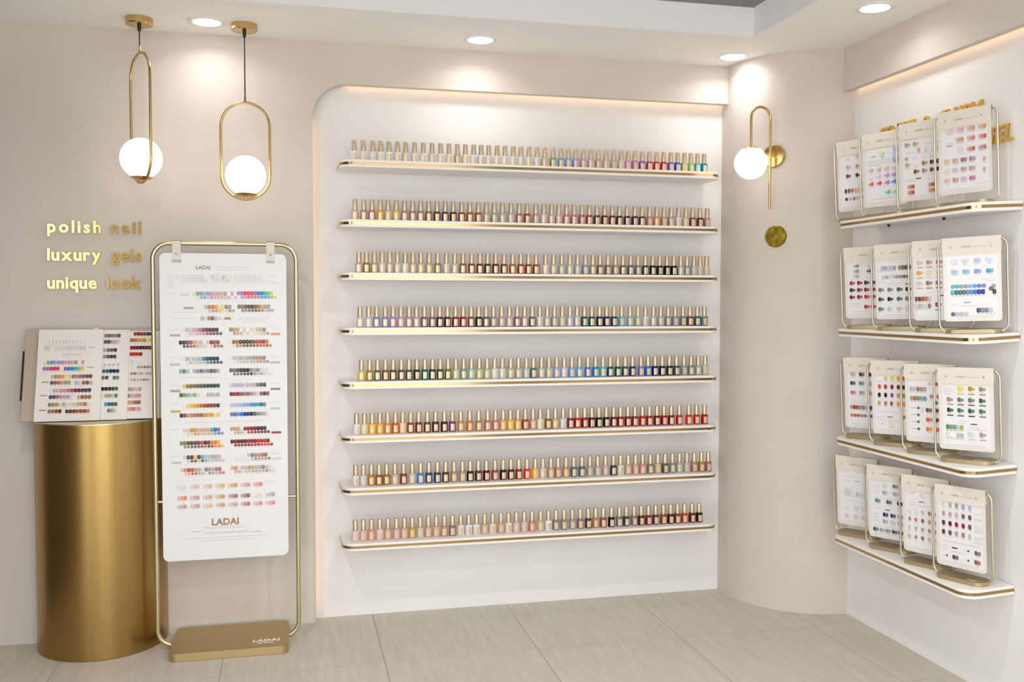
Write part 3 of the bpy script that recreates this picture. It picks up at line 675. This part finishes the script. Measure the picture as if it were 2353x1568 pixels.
for a, b in ((442, 465), (573, 600)):
    q0 = buv(a, 1223); q1 = buv(b, 1221); bars(board, [((q0[0]+q1[0])/2, q0[1], q1[0]-q0[0], 0.0014)], 'print_dark', 'printed_rule', -0.0029)
for px in (406, 621.5):
    sxx = on_y(px, 580, board_y).x-bx
    bm = B(); pr = [(-0.0125, ft+0.0105), (-0.0125, 1.521), (-0.0045, 1.521), (-0.0045, ft+0.004)]
    y0 = board_y+0.185-0.004
    box(bm, -0.0155, 0.0155, y0-0.001, y0+0.001, 1.527, ft+0.011); box(bm, -0.0155, 0.0155, y0-0.001, yy+0.011, ft+0.009, ft+0.0115); box(bm, -0.0155, 0.0155, yy+0.009, yy+0.011, 1.50, ft+0.0115)
    s_ = obj('hanging_strap', bm, 'strap_ivory', t, None, (sxx, 0, 0))
    bm = B(); box(bm, -0.0165, 0.0165, y0-0.002, y0+0.001, 1.518, 1.527); obj('strap_clip', bm, 'grey_clip', s_)
    bm = B(); sphere(bm, (0, y0-0.001, 1.551), 0.0052, 12, 8); obj('rivet', bm, 'chrome', s_, 50)
# ------------------------------------------------------------------ gold pedestal
PX, PR, PZ = -0.743, 0.243, 0.9035
t = thing('pedestal', 'half-round brushed gold pedestal standing against the beige wall', 'pedestal', (PX, 0, 0))
def half(r, n=48): return [(r, -0.002)]+[(r*math.cos(math.radians(-180*k/n)), -0.017+r*math.sin(math.radians(-180*k/n))) for k in range(n+1)]+[(-r, -0.002)]
def halfp(r): return list(reversed(half(r)))
bm = B(); prism(bm, halfp(PR), 0.002, PZ-0.004); obj('body', bm, 'brushed_gold', t, 25)
bm = B(); prism(bm, halfp(PR+0.0015), PZ-0.004, PZ); obj('top_plate', bm, 'champagne', t, 25)  # lighter gold than the body: the top's pale reflection put into the colour
# ------------------------------------------------------------------ sample book leaning on the wall
pb = on_y(75, 969, -0.145); pt = on_y(92, 757, -0.035)
lean = math.atan2(-0.035+0.145, pt.z-pb.z)
t = thing('sample_book', 'open nail colour sample book leaning on the wall on top of the pedestal', 'sample book', (-0.74, -0.145, PZ+0.0008))
t.rotation_euler.x = -lean
upv = Vector((0, math.sin(lean), math.cos(lean))); nrm = Vector((0, -math.cos(lean), math.sin(lean)))
bo = Vector(t.location)
def pgeo(px0, px1, off):
    """page left/right in book coordinates from pixel columns near mid height"""
    return hit(px0, 863, bo+nrm*off, nrm).x-bo.x, hit(px1, 863, bo+nrm*off, nrm).x-bo.x
L_ = 0.372
a, b = pgeo(55, 374, -0.014)
bm = B(); box(bm, a, b, 0.010, 0.0155, 0.006, L_); bevel(bm, 0.001, 1); obj('cover', bm, 'cover_taupe', t)
bm = B(); tube(bm, [(a-0.004, 0.006, 0.086), (a-0.004, 0.006, 0.282)], 0.0035, 8)
obj('clasp_rod', bm, 'dark_metal', t, 50)
bm = B(); xx = hit(220, 755, bo, nrm).x-bo.x; box(bm, xx-0.008, xx+0.008, 0.0085, 0.0098, L_-0.012, L_+0.006); obj('tab', bm, 'page_white', t)
ZP = lambda x, y: (x/5.8825, 740+y/5.8825)
PAGES = [
 (83.5, 233.5, 0.008, 0.0, 0.366, [
  (272, 635, 1145, 12, 'e6e0dc dcdad8 e0dedc', 't'), (355, 625, 665, 2, 'd8c4a4 dcccb4', 't'), (355, 770, 1145, 9, 'e0d8d0 d4ccc4', 't'), (440, 860, 1080, 6, 'd8d4c8', 'c'),
  (552, 610, 1120, 12, 'dfdca8 7fb488 6f9ac8 8cb0dc b094bc bc84a8 dca0b8 d89c94 ccacac ac987c f0e8dc d898b8', 't'),
  (635, 600, 785, 5, 'b070b0 a06cb8 cc4468 c8403c d04468', 't'), (635, 885, 1115, 6, '8c68b4 3c74c4 1890ac 4ca4bc 80bc84 e8c054', 't'),
  (743, 710, 1225, 12, 'd0b494 b88a64 cc8a6c e8a420 ecdc98 dcc878 947c78 ac887c 98685c 8c5c50 704c44 5c504c', 't'),
  (825, 700, 935, 6, '6c5c54 a45c30 b87048 c0a080 a89478 a89c8c', 't'), (825, 1035, 1230, 5, 'b0bcb0 d8d0cc 946460 8c4844 c8a49c', 't'),
  (933, 690, 1210, 12, 'dcd4d8 b8a8b4 c8b0b8 c894a0 cc909c bc7484 a05468 7c2448 6c2854 5c3444 50404c 4c3c4c', 't'),
  (1018, 683, 970, 7, '544460 5c4454 a86c64 c09490 c4a49c a8a0ac dcd4dc', 't'), (1018, 1065, 1210, 4, 'd0a484 8c5450 a06860 9c5c5c', 't'),
  (1122, 672, 1195, 12, '84746c a88438 b88c54 d8ccb8 b4a494 d8d4cc d0ccc4 d8c8a4 bca88c c0a078 a08448 dcd4c8', 't'),
  (1212, 665, 810, 4, 'a07458 a07048 8c4c30 5c3428', 't'), (1212, 905, 1190, 7, '404838 6c3818 6c4818 b05024 a4482c 984424 c07c3c', 't')]),
 (150, 295, -0.001, 0.0025, 0.366, [
  (187, 1435, 1610, 5, '7c7470 905c4c a07068 8c8078 5c5850', 't'), (270, 1428, 1605, 5, '6a4c4c 50545c a0a0a4 b4a49c c8c4c4', 't'), (382, 1420, 1560, 4, 'a8a4a8 745c68 78505c 443050', 't'),
  (470, 1418, 1553, 4, '988480 64544c 403c40 744040', 't'), (580, 1420, 1595, 4, 'b4b8b8', 'c'), (667, 1405, 1590, 5, '48647c 386078 101c38 0c184c 283454', 't'),
  (755, 1395, 1445, 2, '6c6868 4c4c4c', 't'), (755, 1545, 1590, 2, '68706c 848888', 't'), (907, 1390, 1575, 5, '142c1c 0c3828 083828 245820 3c6c28', 't'),
  (1000, 1390, 1570, 5, 'dcd8c8 b0a48c a09878 b0c0c4 686c68', 't'), (1115, 1430, 1567, 4, '28a0b4 085c80 406058 545c5c', 't'), (1200, 1470, 1560, 3, '74787c 989c9c c8ccc0', 't')]),
 (215, 368, -0.006, 0.006, 0.362, [
  (163, 1828, 2050, 6, '8c4024 7c2014 7c3c30 704038 341410 1c0c0c', 't'), (248, 1780, 2040, 7, '906858 b86c3c d08c38 e09414 b88438 e4c868 d8bc68', 't'),
  (350, 1780, 2035, 7, '8c0c18 741018 6c1020 301014 501014 6c1018 74141c', 't'), (437, 1775, 1905, 4, 'cc0c14 c80c10 d01014 8c1014', 't'),
  (545, 1790, 1885, 2, 'dcd8d0 dcdad4', 't'), (612, 1870, 2040, 5, 'a0a4a4 b09484 a47464 7c7c98 c49484', 'c'), (700, 1780, 2035, 7, 'cc7464 8080a4 d8b4a0 c4a08c d0ccc4 b0a890 b0ac94', 'c'),
  (785, 1775, 2035, 7, 'c0bcb0 a8a48c c4c0b8 b4b0ac 9c7c84 9c9c9c dcd8d4', 'c'), (910, 1740, 1890, 5, 'b08880 b09490 c8b8b0 d8bcb0 c89888', 't'),
  (1000, 1735, 1885, 5, '787070 c0a098 d4b0a8 cc9488 c09488', 't'), (1090, 1730, 1880, 5, 'c08878 c89078 b8845c 94604c 905c50', 't'), (1180, 1730, 1880, 5, 'c89898 c89090 b87878 d8a8a8 c89090', 't')]),
]
for px0, px1, off, zb_, zt_, prow in PAGES:
    a, b = pgeo(px0, px1, off); cxp, czp = (a+b)/2, (zb_+zt_)/2
    bm = B(); prism(bm, rrect(b-a, zt_-zb_, 0.004, 3), 0, 0.0035, (0, 2, 1))
    pg = obj('page', bm, 'page_white', t, None, (cxp, -off, czp))
    org = bo+nrm*off+Vector((1, 0, 0))*cxp+upv*czp; cp = []
    def puv(x, y):
        p = hit(*ZP(x, y), org, nrm)-org; return p.x, p.dot(upv)
    for y, x0, x1, n, cs, kd in prow:
        u0, v0 = puv(x0, y); u1, _ = puv(x1, y); cl_ = mix(cs, n)
        for k in range(n):
            u = u0+(u1-u0)*k/max(n-1, 1)
            if u < -(b-a)/2+0.006 or u > (b-a)/2-0.006: continue
            swatch(pg, kd, u, v0, 0.0125 if kd == 't' else 0.0115, 0.0158 if kd == 't' else 0.0115, cl_[k], 0.0001+0.0002*(k % 2)); cp.append((u, v0-0.0112, 0.006, 0.0009))
    bars(pg, cp, 'print_dark', 'printed_lines', -0.0003)
pg1 = [o for o in t.children if o.name.startswith('page')][0]
for px, py, c in ((612, 815, '8a8480'), (592, 997, 'a88890'), (572, 1198, '9c7470'), (1240, 345, 'b8b4b4'), (1220, 613, 'a49ca4')):
    a, b = pgeo(83.5, 233.5, 0.008); org = bo+nrm*0.008+Vector((1, 0, 0))*(a+b)/2+upv*0.183
    p = hit(*ZP(px, py), org, nrm)-org; swatch(pg1, 'b', p.x, p.dot(upv), 0.025, 0.004, c, 0.0001)
# ------------------------------------------------------------------ side wall shelves with chart stands
XS, DR = 2.18, math.radians(3.0)
TZF = [1.680, 1.243, 0.799, 0.390]
YFAR, YNEAR = -0.583, -1.382
SW_ = XR-XS-0.001
fr2 = [(0.0, YNEAR)]
out = [(0.0-0.0005, YFAR)]+arc2((-SW_+0.03, YFAR-0.03), 0.03, 90, 180)+arc2((-SW_+0.055, YNEAR+0.055), 0.055, 180, 270)+[(0.0-0.0005, YNEAR)]
SIDE = ['top', 'second highest', 'third highest', 'lowest']
for i, zf in enumerate(TZF):
    zb_ = zf-0.015+SW_*math.sin(DR)
    t = thing('side_shelf', '%s white shelf with gold edge on the side wall' % SIDE[i], 'shelf', (XR-0.002, 0, zb_)); t.rotation_euler.y = -DR
    bm = B(); prism(bm, out, 0, ST); obj('shelf_board', bm, 'shelf_white', t, 35)
    bm = B(); edge_band(bm, out, 0.0098, 0.0202, 0.0012); obj('gold_strip', bm, 'strip_gold', t, 35)
    if i == 0:
        for y in (-0.80, -1.12):
            bm = B(); lathe(bm, [(0.0, -0.011), (0.004, -0.009), (0.006, 0.0)], 12); obj('screw_head', bm, 'dark_metal', t, 40, (-0.10, y, 0))
# stand meshes (shared)
FW, FT, TRR = 0.217, 0.320, 0.0037
bm = B(); prism(bm, rrect(0.176, 0.074, 0.03, 7), 0.0, 0.0135); bevel(bm, 0.0012, 1); base_me = mesh(bm, 'base', 35); base_me.materials.append(MATS['base_pale'])
bm = B(); tube(bm, frame_path(FW/2, FT, 0.03, 0.086, 0.007, 0.027, 0, 0.0, 6), TRR, 9); frame_me = mesh(bm, 'frame', 60); frame_me.materials.append(MATS['champagne_pale'])
bm = B()
tube(bm, [(-0.003, 0, 0.007), (0.0045, 0, 0.007)], 0.0050, 10)
nut_me = mesh(bm, 'leg_nut', 40); nut_me.materials.append(MATS['champagne_pale'])
CW, CH, CZ = 0.182, 0.278, 0.041
bm = B(); prism(bm, rrect(CW, CH, (0, 0, 0.012, 0.012), 5), -0.0016, 0.0, (0, 2, 1)); card_me = mesh(bm, 'chart_card', 35); card_me.materials.append(MATS['card_ivory'])
bm = B(); prism(bm, rrect(CW-0.024, CH-0.068, 0.003, 2), -0.0004, 0.0006, (0, 2, 1)); paper_me = mesh(bm, 'paper_sheet'); paper_me.materials.append(MATS['paper_white'])
bm = B(); prism(bm, rrect(CW+0.003, 0.056, (0, 0, 0.01, 0.01), 4), -0.0012, 0.0, (0, 2, 1)); box(bm, -(CW+0.003)/2, (CW+0.003)/2, -0.0012, 0.0105, 0.028, 0.0295); box(bm, -(CW+0.003)/2, (CW+0.003)/2, 0.0095, 0.0105, -0.02, 0.0295)
flap_me = mesh(bm, 'header_flap', 35); flap_me.materials.append(MATS['flap_leather'])
bm = B(); sphere(bm, (0, 0, 0), 0.0042, 12, 8); snap_me = mesh(bm, 'snap', 60); snap_me.materials.append(MATS['chrome'])
LEG = [[1920, 1977.9, 2061, 2148.4], [1933.7, 2003.4, 2088.7, 2157], [1933.6, 1995.9, 2072, 2148.2], [1916.5, 1988, 2068, 2144.2]]
AZ = [[25, 25, 25, 25], [38, 36, 36, 38], [31, 33, 31, 31], [27, 26, 22, 20]]
LX = [2.214, 2.196, 2.206, 2.214]
ZOOM = [lambda x, y: (1900+x/4.7506, 210+y/4.7506), lambda x, y: (1900+x/5.1943, 540+y/5.1943), lambda x, y: (1900+x/5.0574, 800+y/5.0574), lambda x, y: (1900+x/4.2384, 1030+y/4.2384)]
# per card: label, rows of (kind, y at the first x, xs, colours); kinds: p tip+dot pair, q dot+tip, d two tips, x triple, t tip, c dot, o oval, b bar, s stick with dot
CARDS = [[
 ('chart stand with faint lilac, plum and taupe swatches in rows', [('p', 722, '230 335', 'e4dede cdbfc2'), ('p', 828, '232 335', 'd79ab0 c68a98'), ('p', 927, '232 335', '6b3a63 4a3436'), ('t', 1092, '208 243 277 312 345 378', '4d4152 7a5a5a a9705c d9ab93 dcb9a6 c9b8a8'), ('c', 1180, '215 256 298 338 378', '4d4468 b9b5c2 b0785f dfae9a c9b8b0')]),
 ('chart stand with pastel pink, violet, red and turquoise swatches', [('t', 650, '580 625', 'ece4bc ece4d0'), ('q', 702, '600', 'b9ccb8'), ('t', 628, '735 775', '9cc0dc a9c4dd'), ('t', 688, '735 775', 'b4cce8 bfd2ea'), ('t', 742, '735 775', 'b0a4c8 b9aecd'), ('b', 715, '510', 'a8a8a8'), ('q', 865, '485 570 655 735', 'd0a5bb dba3b8 d8b0b0 d9c5c5'), ('q', 938, '485 570 658 735', 'ece0e6 e5bccb b890cc a485c8'), ('q', 1014, '487 573 660 735', 'e05a4e d44a66 9d84cc 4a8ad4'), ('q', 1098, '670 750', '5cbcc8 90cc94')]),
 ('chart stand with bronze, olive and rust brown swatches', [('p', 588, '875 965', 'b58f96 b5a36b'), ('t', 640, '1003 1080 1150 1215', 'd9a67a d8d3d0 dfdade d8c0a5'), ('c', 740, '870 960 1060 1145', 'b0a898 dcd8e4 e4e0d8 d4ceb8'), ('p', 806, '880 970 1063 1150 1222', 'b0a47e e4dfd6 a07c58 3d4436 6b3c2e'), ('p', 875, '973 1063 1150 1225', '7d5a22 a68a70 7d4632 3c3f38'), ('b', 950, '1000', '8d5442'), ('x', 1042, '920 1148', 'b5552b 9d5330'), ('x', 1105, '920 1150', 'b4533f b37a35')]),
 ('chart stand with blush, peach and rose triple swatches', [('x', 440, '1340 1452 1575 1697', 'dcc0c4 d8a8b0 cc9080 cf9c74'), ('x', 527, '1452 1575 1700', 'cc9478 d07c74 cc6068'), ('x', 625, '1575 1700', 'c06c58 b87c8c'), ('b', 600, '1338', 'b0a8a8'), ('d', 770, '1315 1407 1498 1590', 'd8b4a0 d0a484 a86878 a48890'), ('o', 735, '1720', 'd8a0a8'), ('d', 872, '1315 1407 1498 1590', 'e8d0c0 c4b8c4 c098a0 c09c8c'), ('o', 850, '1720', 'd8a0a8'), ('d', 977, '1318 1408 1500 1592', 'dcb8b4 bc9484 d4b0b4 b87098')])],
 [
 ('chart stand with scarlet and wine red swatches', [('q', 372, '355', '96968c'), ('q', 435, '355', 'b09848'), ('q', 495, '355', 'b8b4a0'), ('q', 368, '515', 'c8c4c8'), ('q', 430, '510', '5c3c40'), ('p', 577, '300 388 472 552', 'c41a1e 8a1420 4a1a2a 4a1018'), ('p', 660, '300 388 472 552', '3d1520 7a1a20 7a2420 5a1418'), ('p', 744, '300 388 475 552', '6f1a28 8a141e c4141e a01018'), ('p', 857, '475 552', 'c81820 c01018')]),
 ('chart stand with grey and black swatches in pairs', [('t', 403, '625 660 697 735 770 807 870 907 945 985', 'e3e4e8 b5b5b8 a0a5a6 b9c2c8 b4bcc0 9da0a4 8a8a84 8f5e48 6f4a40 50504c'), ('c', 510, '635 675 715 755 797 838 882 925 968', 'e9e9ec c4c0c4 a9a7ae d0d0d4 c6c2ca 9a96a0 a39a8c 8f5f42 96604c'), ('b', 585, '967', '7a7878'), ('p', 658, '645 752 865 968', '6f7577 77777a 4a5052 2a2c2e'), ('p', 770, '645 752 865 965', '3f4244 15141a 55565a 8a7460'), ('p', 886, '645 752 865 965', '6a6e70 c0c2c4 c0beba d0cfcc')]),
 ('chart stand with orange, yellow and brown swatches over bars', [('p', 333, '1105 1218 1335', 'd9b898 c18a5f c07050'), ('b', 392, '1115 1227 1345', 'c4aea0 b89c88 b08c80'), ('p', 455, '1103 1218 1335', 'e0a52a e6d79a ded484'), ('b', 517, '1112 1228 1342', 'c9a050 d3cdc4 d0c98a'), ('p', 580, '1103 1215 1330', 'd2c4b2 9b6b4f 9d7a66'), ('b', 640, '1110 1225 1338', 'b8b0a8 9c8478 7c6458'), ('b', 724, '1360', '5f4540'), ('t', 767, '1070 1110 1150 1190 1228', '6a5f60 6d4a38 b05f38 c07548 cdc0b0'), ('t', 852, '1070 1110 1150 1188 1225', 'd9bab4 b0b0b0 c2c4c6 d6d4d8 a87078'), ('p', 830, '1325', '93504a'), ('b', 897, '1330', '9c8880')]),
 ('chart stand with pale blue to navy swatches', [('d', 318, '1525 1655 1797 1940', 'd9dade cfd4d8 b0bede c9d3ec'), ('d', 445, '1527 1663 1802 1945', '9dc0da 7fa8dc 6f9fd8 3b9fc9'), ('c', 620, '1505 1557 1608 1660 1714 1766 1820 1875', '4fb8bd 5aa5ae 8a9fa0 8f9ea0 8ab0c4 639ade 6a6fc4 8080a8'), ('t', 690, '1500 1547 1592 1637 1682 1727 1773 1818 1865', '4fb3ba 17798f 4f6f62 5f6f74 4f93b8 6b82c0 2f6fc8 1f22a0 232c78'), ('c', 608, '1990', '8a9aa0'), ('t', 674, '2000', '24344a'), ('c', 640, '1962', '5a5654'), ('b', 806, '1673', '8fa5c8'), ('t', 900, '1810 1857 1905 1953 2000', '3f5a56 7f8c98 7d8584 b8c4c6 e2e8e0'), ('c', 947, '1507 1557 1610 1665 1713', '4a6a66 a9b8bd bdb4b8 b4c2c2 e4e6e4')])],
 [
 ('chart stand with slate, dusty pink and brick swatches', [('d', 305, '305 405 512', 'a9b0b0 4a3a2e 5f2c26'), ('d', 407, '302 405 518', '3f4644 5f8098 bfaab4'), ('d', 517, '308 408 520', 'bf6a8c 9a9a9a b59a7c'), ('t', 685, '287 320 352 385 420 453 512 540', 'c9857a 9d4038 a55a4c a08a7a 8a8584 b4b4b4 4a5a58 5c6c68'), ('c', 780, '292 330 368 408 447 520', 'b5807c b56a58 b5604a a9888a 8a8a98 5f7078')]),
 ('chart stand with single yellow, orange and maroon swatches in a grid', [('t', 350, '612 685 757 830 895', 'eceef2 e6b878 e2cc50 e8a01c c06a28'), ('t', 448, '612 682 757 830 895', 'd4551c b8401c 8a1c22 7a2020 4a2a28'), ('t', 544, '610 683 757 830 895', '35101c 2c101c 9d4a7a c09060 b8884a'), ('t', 640, '610 683 752 830 895', 'd9a05c 9a8088 b0584c dd9a4a e0a01c'), ('b', 803, '735', 'b5805a'), ('k', 882, '650', 'd9bf95'), ('d', 892, '750', 'ecdca0'), ('c', 806, '898', 'a0886c')]),
 ('chart stand with brush-tip dots and orange red pairs', [('c', 418, '1195 1275', 'c4c6ca a9762a'), ('t', 475, '980 1020 1060 1100 1138', 'b5b6ba bcbcc0 a07a4a b08a70 a9a4ae'), ('t', 582, '985 1023 1062 1100 1140', 'b0988f 9d714f a07c58 5fb0b0 7a8a9c'), ('o', 565, '1215 1292', 'b08a84 a4746a'), ('c', 640, '1270', '3c7c7c'), ('s', 698, '1065', '5f7074'), ('s', 778, '1065', '5c6a62'), ('s', 858, '1065', '8a6a3a'), ('s', 940, '1068', '5a5c60'), ('d', 724, '1187 1288', '7a4a42 5a2a2a'), ('d', 834, '1190 1288', 'd4604a 4a1418'), ('d', 944, '1190 1290', 'd9862a d94a20')]),
 ('chart stand with yellow, khaki and forest green swatches over bars', [('p', 472, '1548 1673 1800', 'ddcf5a b08a1c 85875a'), ('b', 535, '1555 1678 1808', 'd0c060 c8964c 8c8c74'), ('p', 597, '1425 1548 1673 1800', 'a28466 77705c 6f6a62 3a5a34'), ('b', 655, '1433 1555 1680 1810', 'a8a4a0 706c68 686468 64645c'), ('p', 720, '1428 1548 1673 1802', '1f4a2a 177a5a 1d5a62 2f7a38'), ('b', 782, '1435 1557 1683 1812', '5c5858 605c5c 44444c 6c6864'), ('b', 890, '1710', '6a6564'), ('t', 915, '1405 1445 1485 1525 1568', '4f9a3a 7f9a78 7f9a88 a9cfc0 a9ac4a'), ('t', 1008, '1405 1447 1487 1527 1570', 'dcd9c4 f0ead8 ecebe4 b4b8ac b0b4ac'), ('p', 1003, '1673 1806', 'c2cbd0 98989a'), ('b', 1067, '1685 1815', 'c0c0c0 b0b0b0')])],
 [
 ('chart stand with nearly white and pearl swatches', [('b', 325, '295', 'bcbcbc'), ('c', 400, '190 220 250', 'ccd8d0 d0dcd4 dce0dc'), ('t', 435, '185 212 243 270 298 330 358', 'd4cccc c9c4c6 e0dcdc dfdcdc b8b6bc d4cdd0 dcd8d8'), ('d', 570, '202 287 360', 'dcdcd8 d4d0cc dcd4cc'), ('d', 655, '200 285 360', 'd0cac6 c8c4b4 d4c4b4')]),
 ('chart stand with teal, navy and steel grey pairs', [('d', 362, '565 667', 'd2d0cc 77777a'), ('d', 434, '565 667', 'aaa6a4 a9aeac'), ('d', 512, '497 605 710', '4f8a90 1f6a64 1a2430'), ('b', 606, '590', '7a8590'), ('d', 650, '572 645 718', '1f2a5a 2a4868 8f9aa0'), ('d', 716, '570 645 718', 'a9a9aa c9c6c4 a9a2a8'), ('d', 788, '477 538 598 660 720', '4f5a5c 9ca0a2 8f8a8c 4a4e50 5f6662')]),
 ('chart stand with clay, taupe and sage rounded swatches', [('k', 440, '845', 'b8cccc'), ('d', 455, '930', 'e0dcd8'), ('b', 528, '920', 'b07a70'), ('o', 607, '807 867 932 998 1065', 'ddd6d2 ddd8d4 c4bcc0 a9766a 9a8488'), ('o', 688, '807 867 932 998 1065', 'b08a80 bf7a60 755f68 c4966a b5805a'), ('o', 772, '803 867 932 998 1065', 'c2bab0 b5aeae aea48a ab8a72 9a9080'), ('o', 855, '803 867 932 998 1065', 'b0b4ac a98e7c a8604c b5b2ac c0c2b8')]),
 ('chart stand with lavender, plum and crimson single swatches in a grid', [('t', 543, '1138 1200 1262 1327 1391', 'd6d2d2 b5a6a8 a098a4 9d98cc b9a8dc'), ('t', 633, '1137 1200 1262 1327 1391', 'b49aa0 c49aa8 bcb0b8 6f6880 6f5a54'), ('t', 724, '1137 1200 1262 1327 1391', '3f3a4c 4d2236 8a1a30 8a2a34 7d4a4c'), ('t', 812, '1137 1200 1262 1327 1391', '6b3a40 5f5460 a99aa2 b07a68 c9bab8'), ('b', 975, '1245', '3f2a38'), ('k', 1005, '1378', '5f585c'), ('d', 1030, '1470', '7a6460'), ('k', 1045, '1170', '5f585c'), ('d', 1066, '1253', '5f4a58'), ('k', 1098, '1378', '5f585c'), ('d', 1118, '1468', '8a584e')])]]
LINES = [[[], [(775, 450, 700), (800, 450, 700), (825, 450, 600), (1185, 480, 790)], [(540, 840, 980), (572, 1050, 1230), (680, 850, 970), (975, 855, 960), (960, 1090, 1230), (985, 860, 940)], [(y, 1425, 1490) for y in (612, 630, 648, 666, 684)]+[(580, 1300, 1370), (1010, 1620, 1770)]],
 [[(820, 285, 405), (835, 285, 380), (862, 285, 410), (920, 285, 520)], [(332, 745, 965), (565, 615, 690), (578, 730, 910), (598, 720, 850)], [(695, 1200, 1290), (755, 1310, 1410), (785, 1310, 1410)], [(530, 1840, 2020), (548, 1905, 2030), (840, 1490, 1540), (850, 1580, 1790)]],
 [[(612, 280, 350), (625, 360, 480), (640, 285, 480)], [(738, 600, 855), (800, 590, 675), (830, 590, 675), (842, 700, 840), (855, 700, 770)], [(y, 1090, 1130) for y in (690, 705, 720, 735, 750)]+[(470, 1180, 1225)], [(470, 1360, 1440), (500, 1360, 1490), (530, 1365, 1445), (850, 1540, 1640), (875, 1540, 1600), (925, 1660, 1780), (950, 1660, 1860)]],
 [[(275, 185, 330), (310, 175, 240), (505, 180, 380)], [(y, 455, 510) for y in (358, 378, 398, 418, 435, 640, 665, 690, 705)]+[(475, 465, 720), (575, 465, 540), (750, 460, 740)], [(440, 785, 815), (520, 795, 870), (545, 800, 1000), (480, 1005, 1080)], [(y, 1435, 1510) for y in (640, 690, 705, 750, 770, 790, 805, 820, 870, 885, 910, 925)]+[(895, 1125, 1490), (945, 1120, 1190), (975, 1130, 1180), (1003, 1210, 1330)]]]
for i in range(4):
    for j in range(4):
        CARDS[i][j][1].extend(('l', y, '%d %d' % (x0, x1), '') for y, x0, x1 in LINES[i][j])
        a = math.radians(AZ[i][j]); lx = LX[i]
        P = on_x(LEG[i][j], (395, 680, 950, 1200)[i], lx-0.008)
        dr = Vector((math.sin(a), -math.cos(a), 0)); pos = Vector((lx, P.y, 0))+dr*(FW/2)
        ztop = TZF[i]+0.015+(pos.x-XS)*math.tan(DR)
        pos.z = ztop+0.0006
        lab, rws = CARDS[i][j]
        t = thing('chart_stand', lab+', %s side shelf' % SIDE[i], 'display stand', pos, 'chart stands on the side wall shelves')
        M = Matrix.Rotation(-DR, 4, 'Y') @ Matrix.Rotation(a-math.pi/2, 4, 'Z')
        t.rotation_euler = M.to_euler()
        bs = link('base', base_me, t); link('frame', frame_me, t); link('leg_nut', nut_me, t, None, (0.0895, 0, 0)); link('leg_nut', nut_me, t, None, (-0.091, 0, 0))
        tx = link('lettering', text_mesh('LADAI', 0.012, 0.0004, 'CENTER', 0.0003), bs, 'print_white', (0.045, -0.024, 0.0137))
        cy = -0.0062; cz = CZ+CH/2
        card = link('chart_card', card_me, t, None, (0, cy, cz)); card['label'] = 'ivory card with colour swatches'
        link('paper_sheet', paper_me, card, None, (0, -0.0018, -0.0225))
        flap = link('header_flap', flap_me, t, None, (0, cy-0.002, FT+0.005-0.028))
        for sx in (-0.062, 0.062):
            sn = link('snap', snap_me, flap, None, (sx, -0.002, -0.002)); sn.scale = (1, 0.6, 1)
        print_text(flap, 'LADAI', 0.0105, -0.016, -0.006, 'print_dark', 'CENTER', 0.0001, y=-0.0014); print_text(flap, 'Popular Color', 0.0075, 0.004, -0.0055, 'print_grey', 'LEFT', y=-0.0014)
        Mw = Matrix.Translation(pos) @ M
        org = Mw @ Vector((0, cy-0.0024, cz)); ux = (M @ Vector((1, 0, 0))); uz = (M @ Vector((0, 0, 1))); nn = (M @ Vector((0, -1, 0)))
        cp = []
        def cuv(x, y):
            p = hit(*ZOOM[i](x, y), org, nn)-org; return p.dot(ux), p.dot(uz)
        lim = CW/2-0.004
        for kind, y, xs, cs in rws:
            xs = zx(xs); _, v0 = cuv(xs[0], y)
            if kind == 'l':
                u0, _ = cuv(xs[0], y); u1 = min(cuv(xs[1], y)[0], lim); cp.append(((u0+u1)/2, v0, u1-u0, 0.0007)); continue
            for n_, (x, c) in enumerate(zip(xs, cs.split())):
                u, _ = cuv(x, y)
                if abs(u) > lim: continue
                L2 = 0.0024; lt = mix([c, 'e8e4e2'], 5)[1]
                if kind == 't': swatch(card, 't', u, v0, 0.0122, 0.0172, c, L2+0.0002*(n_ % 2)); cp.append((u, v0-0.0118, 0.008, 0.0016))
                elif kind == 'c': swatch(card, 'c', u, v0, 0.0145, 0.0145, c, L2+0.0002*(n_ % 2))
                elif kind == 'o': o = swatch(card, 'c', u, v0, 0.0125, 0.0165, c, L2); cp.append((u, v0-0.012, 0.008, 0.0012))
                elif kind == 'b': swatch(card, 'b', u, v0, 0.021, 0.0045, c, L2-0.0001)
                elif kind == 'p': swatch(card, 't', u-0.003, v0, 0.0125, 0.0158, c, L2+0.0002); swatch(card, 'c', u+0.0075, v0-0.0005, 0.0112, 0.0112, lt, L2); cp.append((u, v0-0.0112, 0.011, 0.0012))
                elif kind == 'q': swatch(card, 't', u+0.004, v0, 0.0118, 0.0152, c, L2+0.0002); swatch(card, 'c', u-0.007, v0-0.001, 0.0108, 0.0108, lt, L2); cp.append((u, v0-0.0112, 0.011, 0.0012))
                elif kind == 'd': swatch(card, 't', u-0.0056, v0, 0.0118, 0.0158, c, L2+0.0002); swatch(card, 't', u+0.0056, v0-0.0003, 0.0112, 0.0146, lt, L2); cp.append((u, v0-0.0112, 0.014, 0.0012))
                elif kind == 'x':
                    for k in (-1, 0, 1): swatch(card, 't', u+k*0.0088, v0, 0.0102, 0.0150, mix([c, 'e8dcd8'], 5)[1-k], L2+0.0002*(k+1))
                    cp.append((u, v0-0.0108, 0.022, 0.0011))
                elif kind == 'k': swatch(card, 'c', u, v0, 0.0078, 0.0078, c, L2); cp.append((u-0.0095, v0, 0.007, 0.001))
                elif kind == 's': swatch(card, 'c', u, v0, 0.0105, 0.0105, c, L2); cp.append((u-0.016, v0, 0.022, 0.0016))
        cp.append((0.0, -CH/2+0.0165, 0.13, 0.0006))
        bars(card, cp, 'print_dark', 'printed_lines', -0.0026)
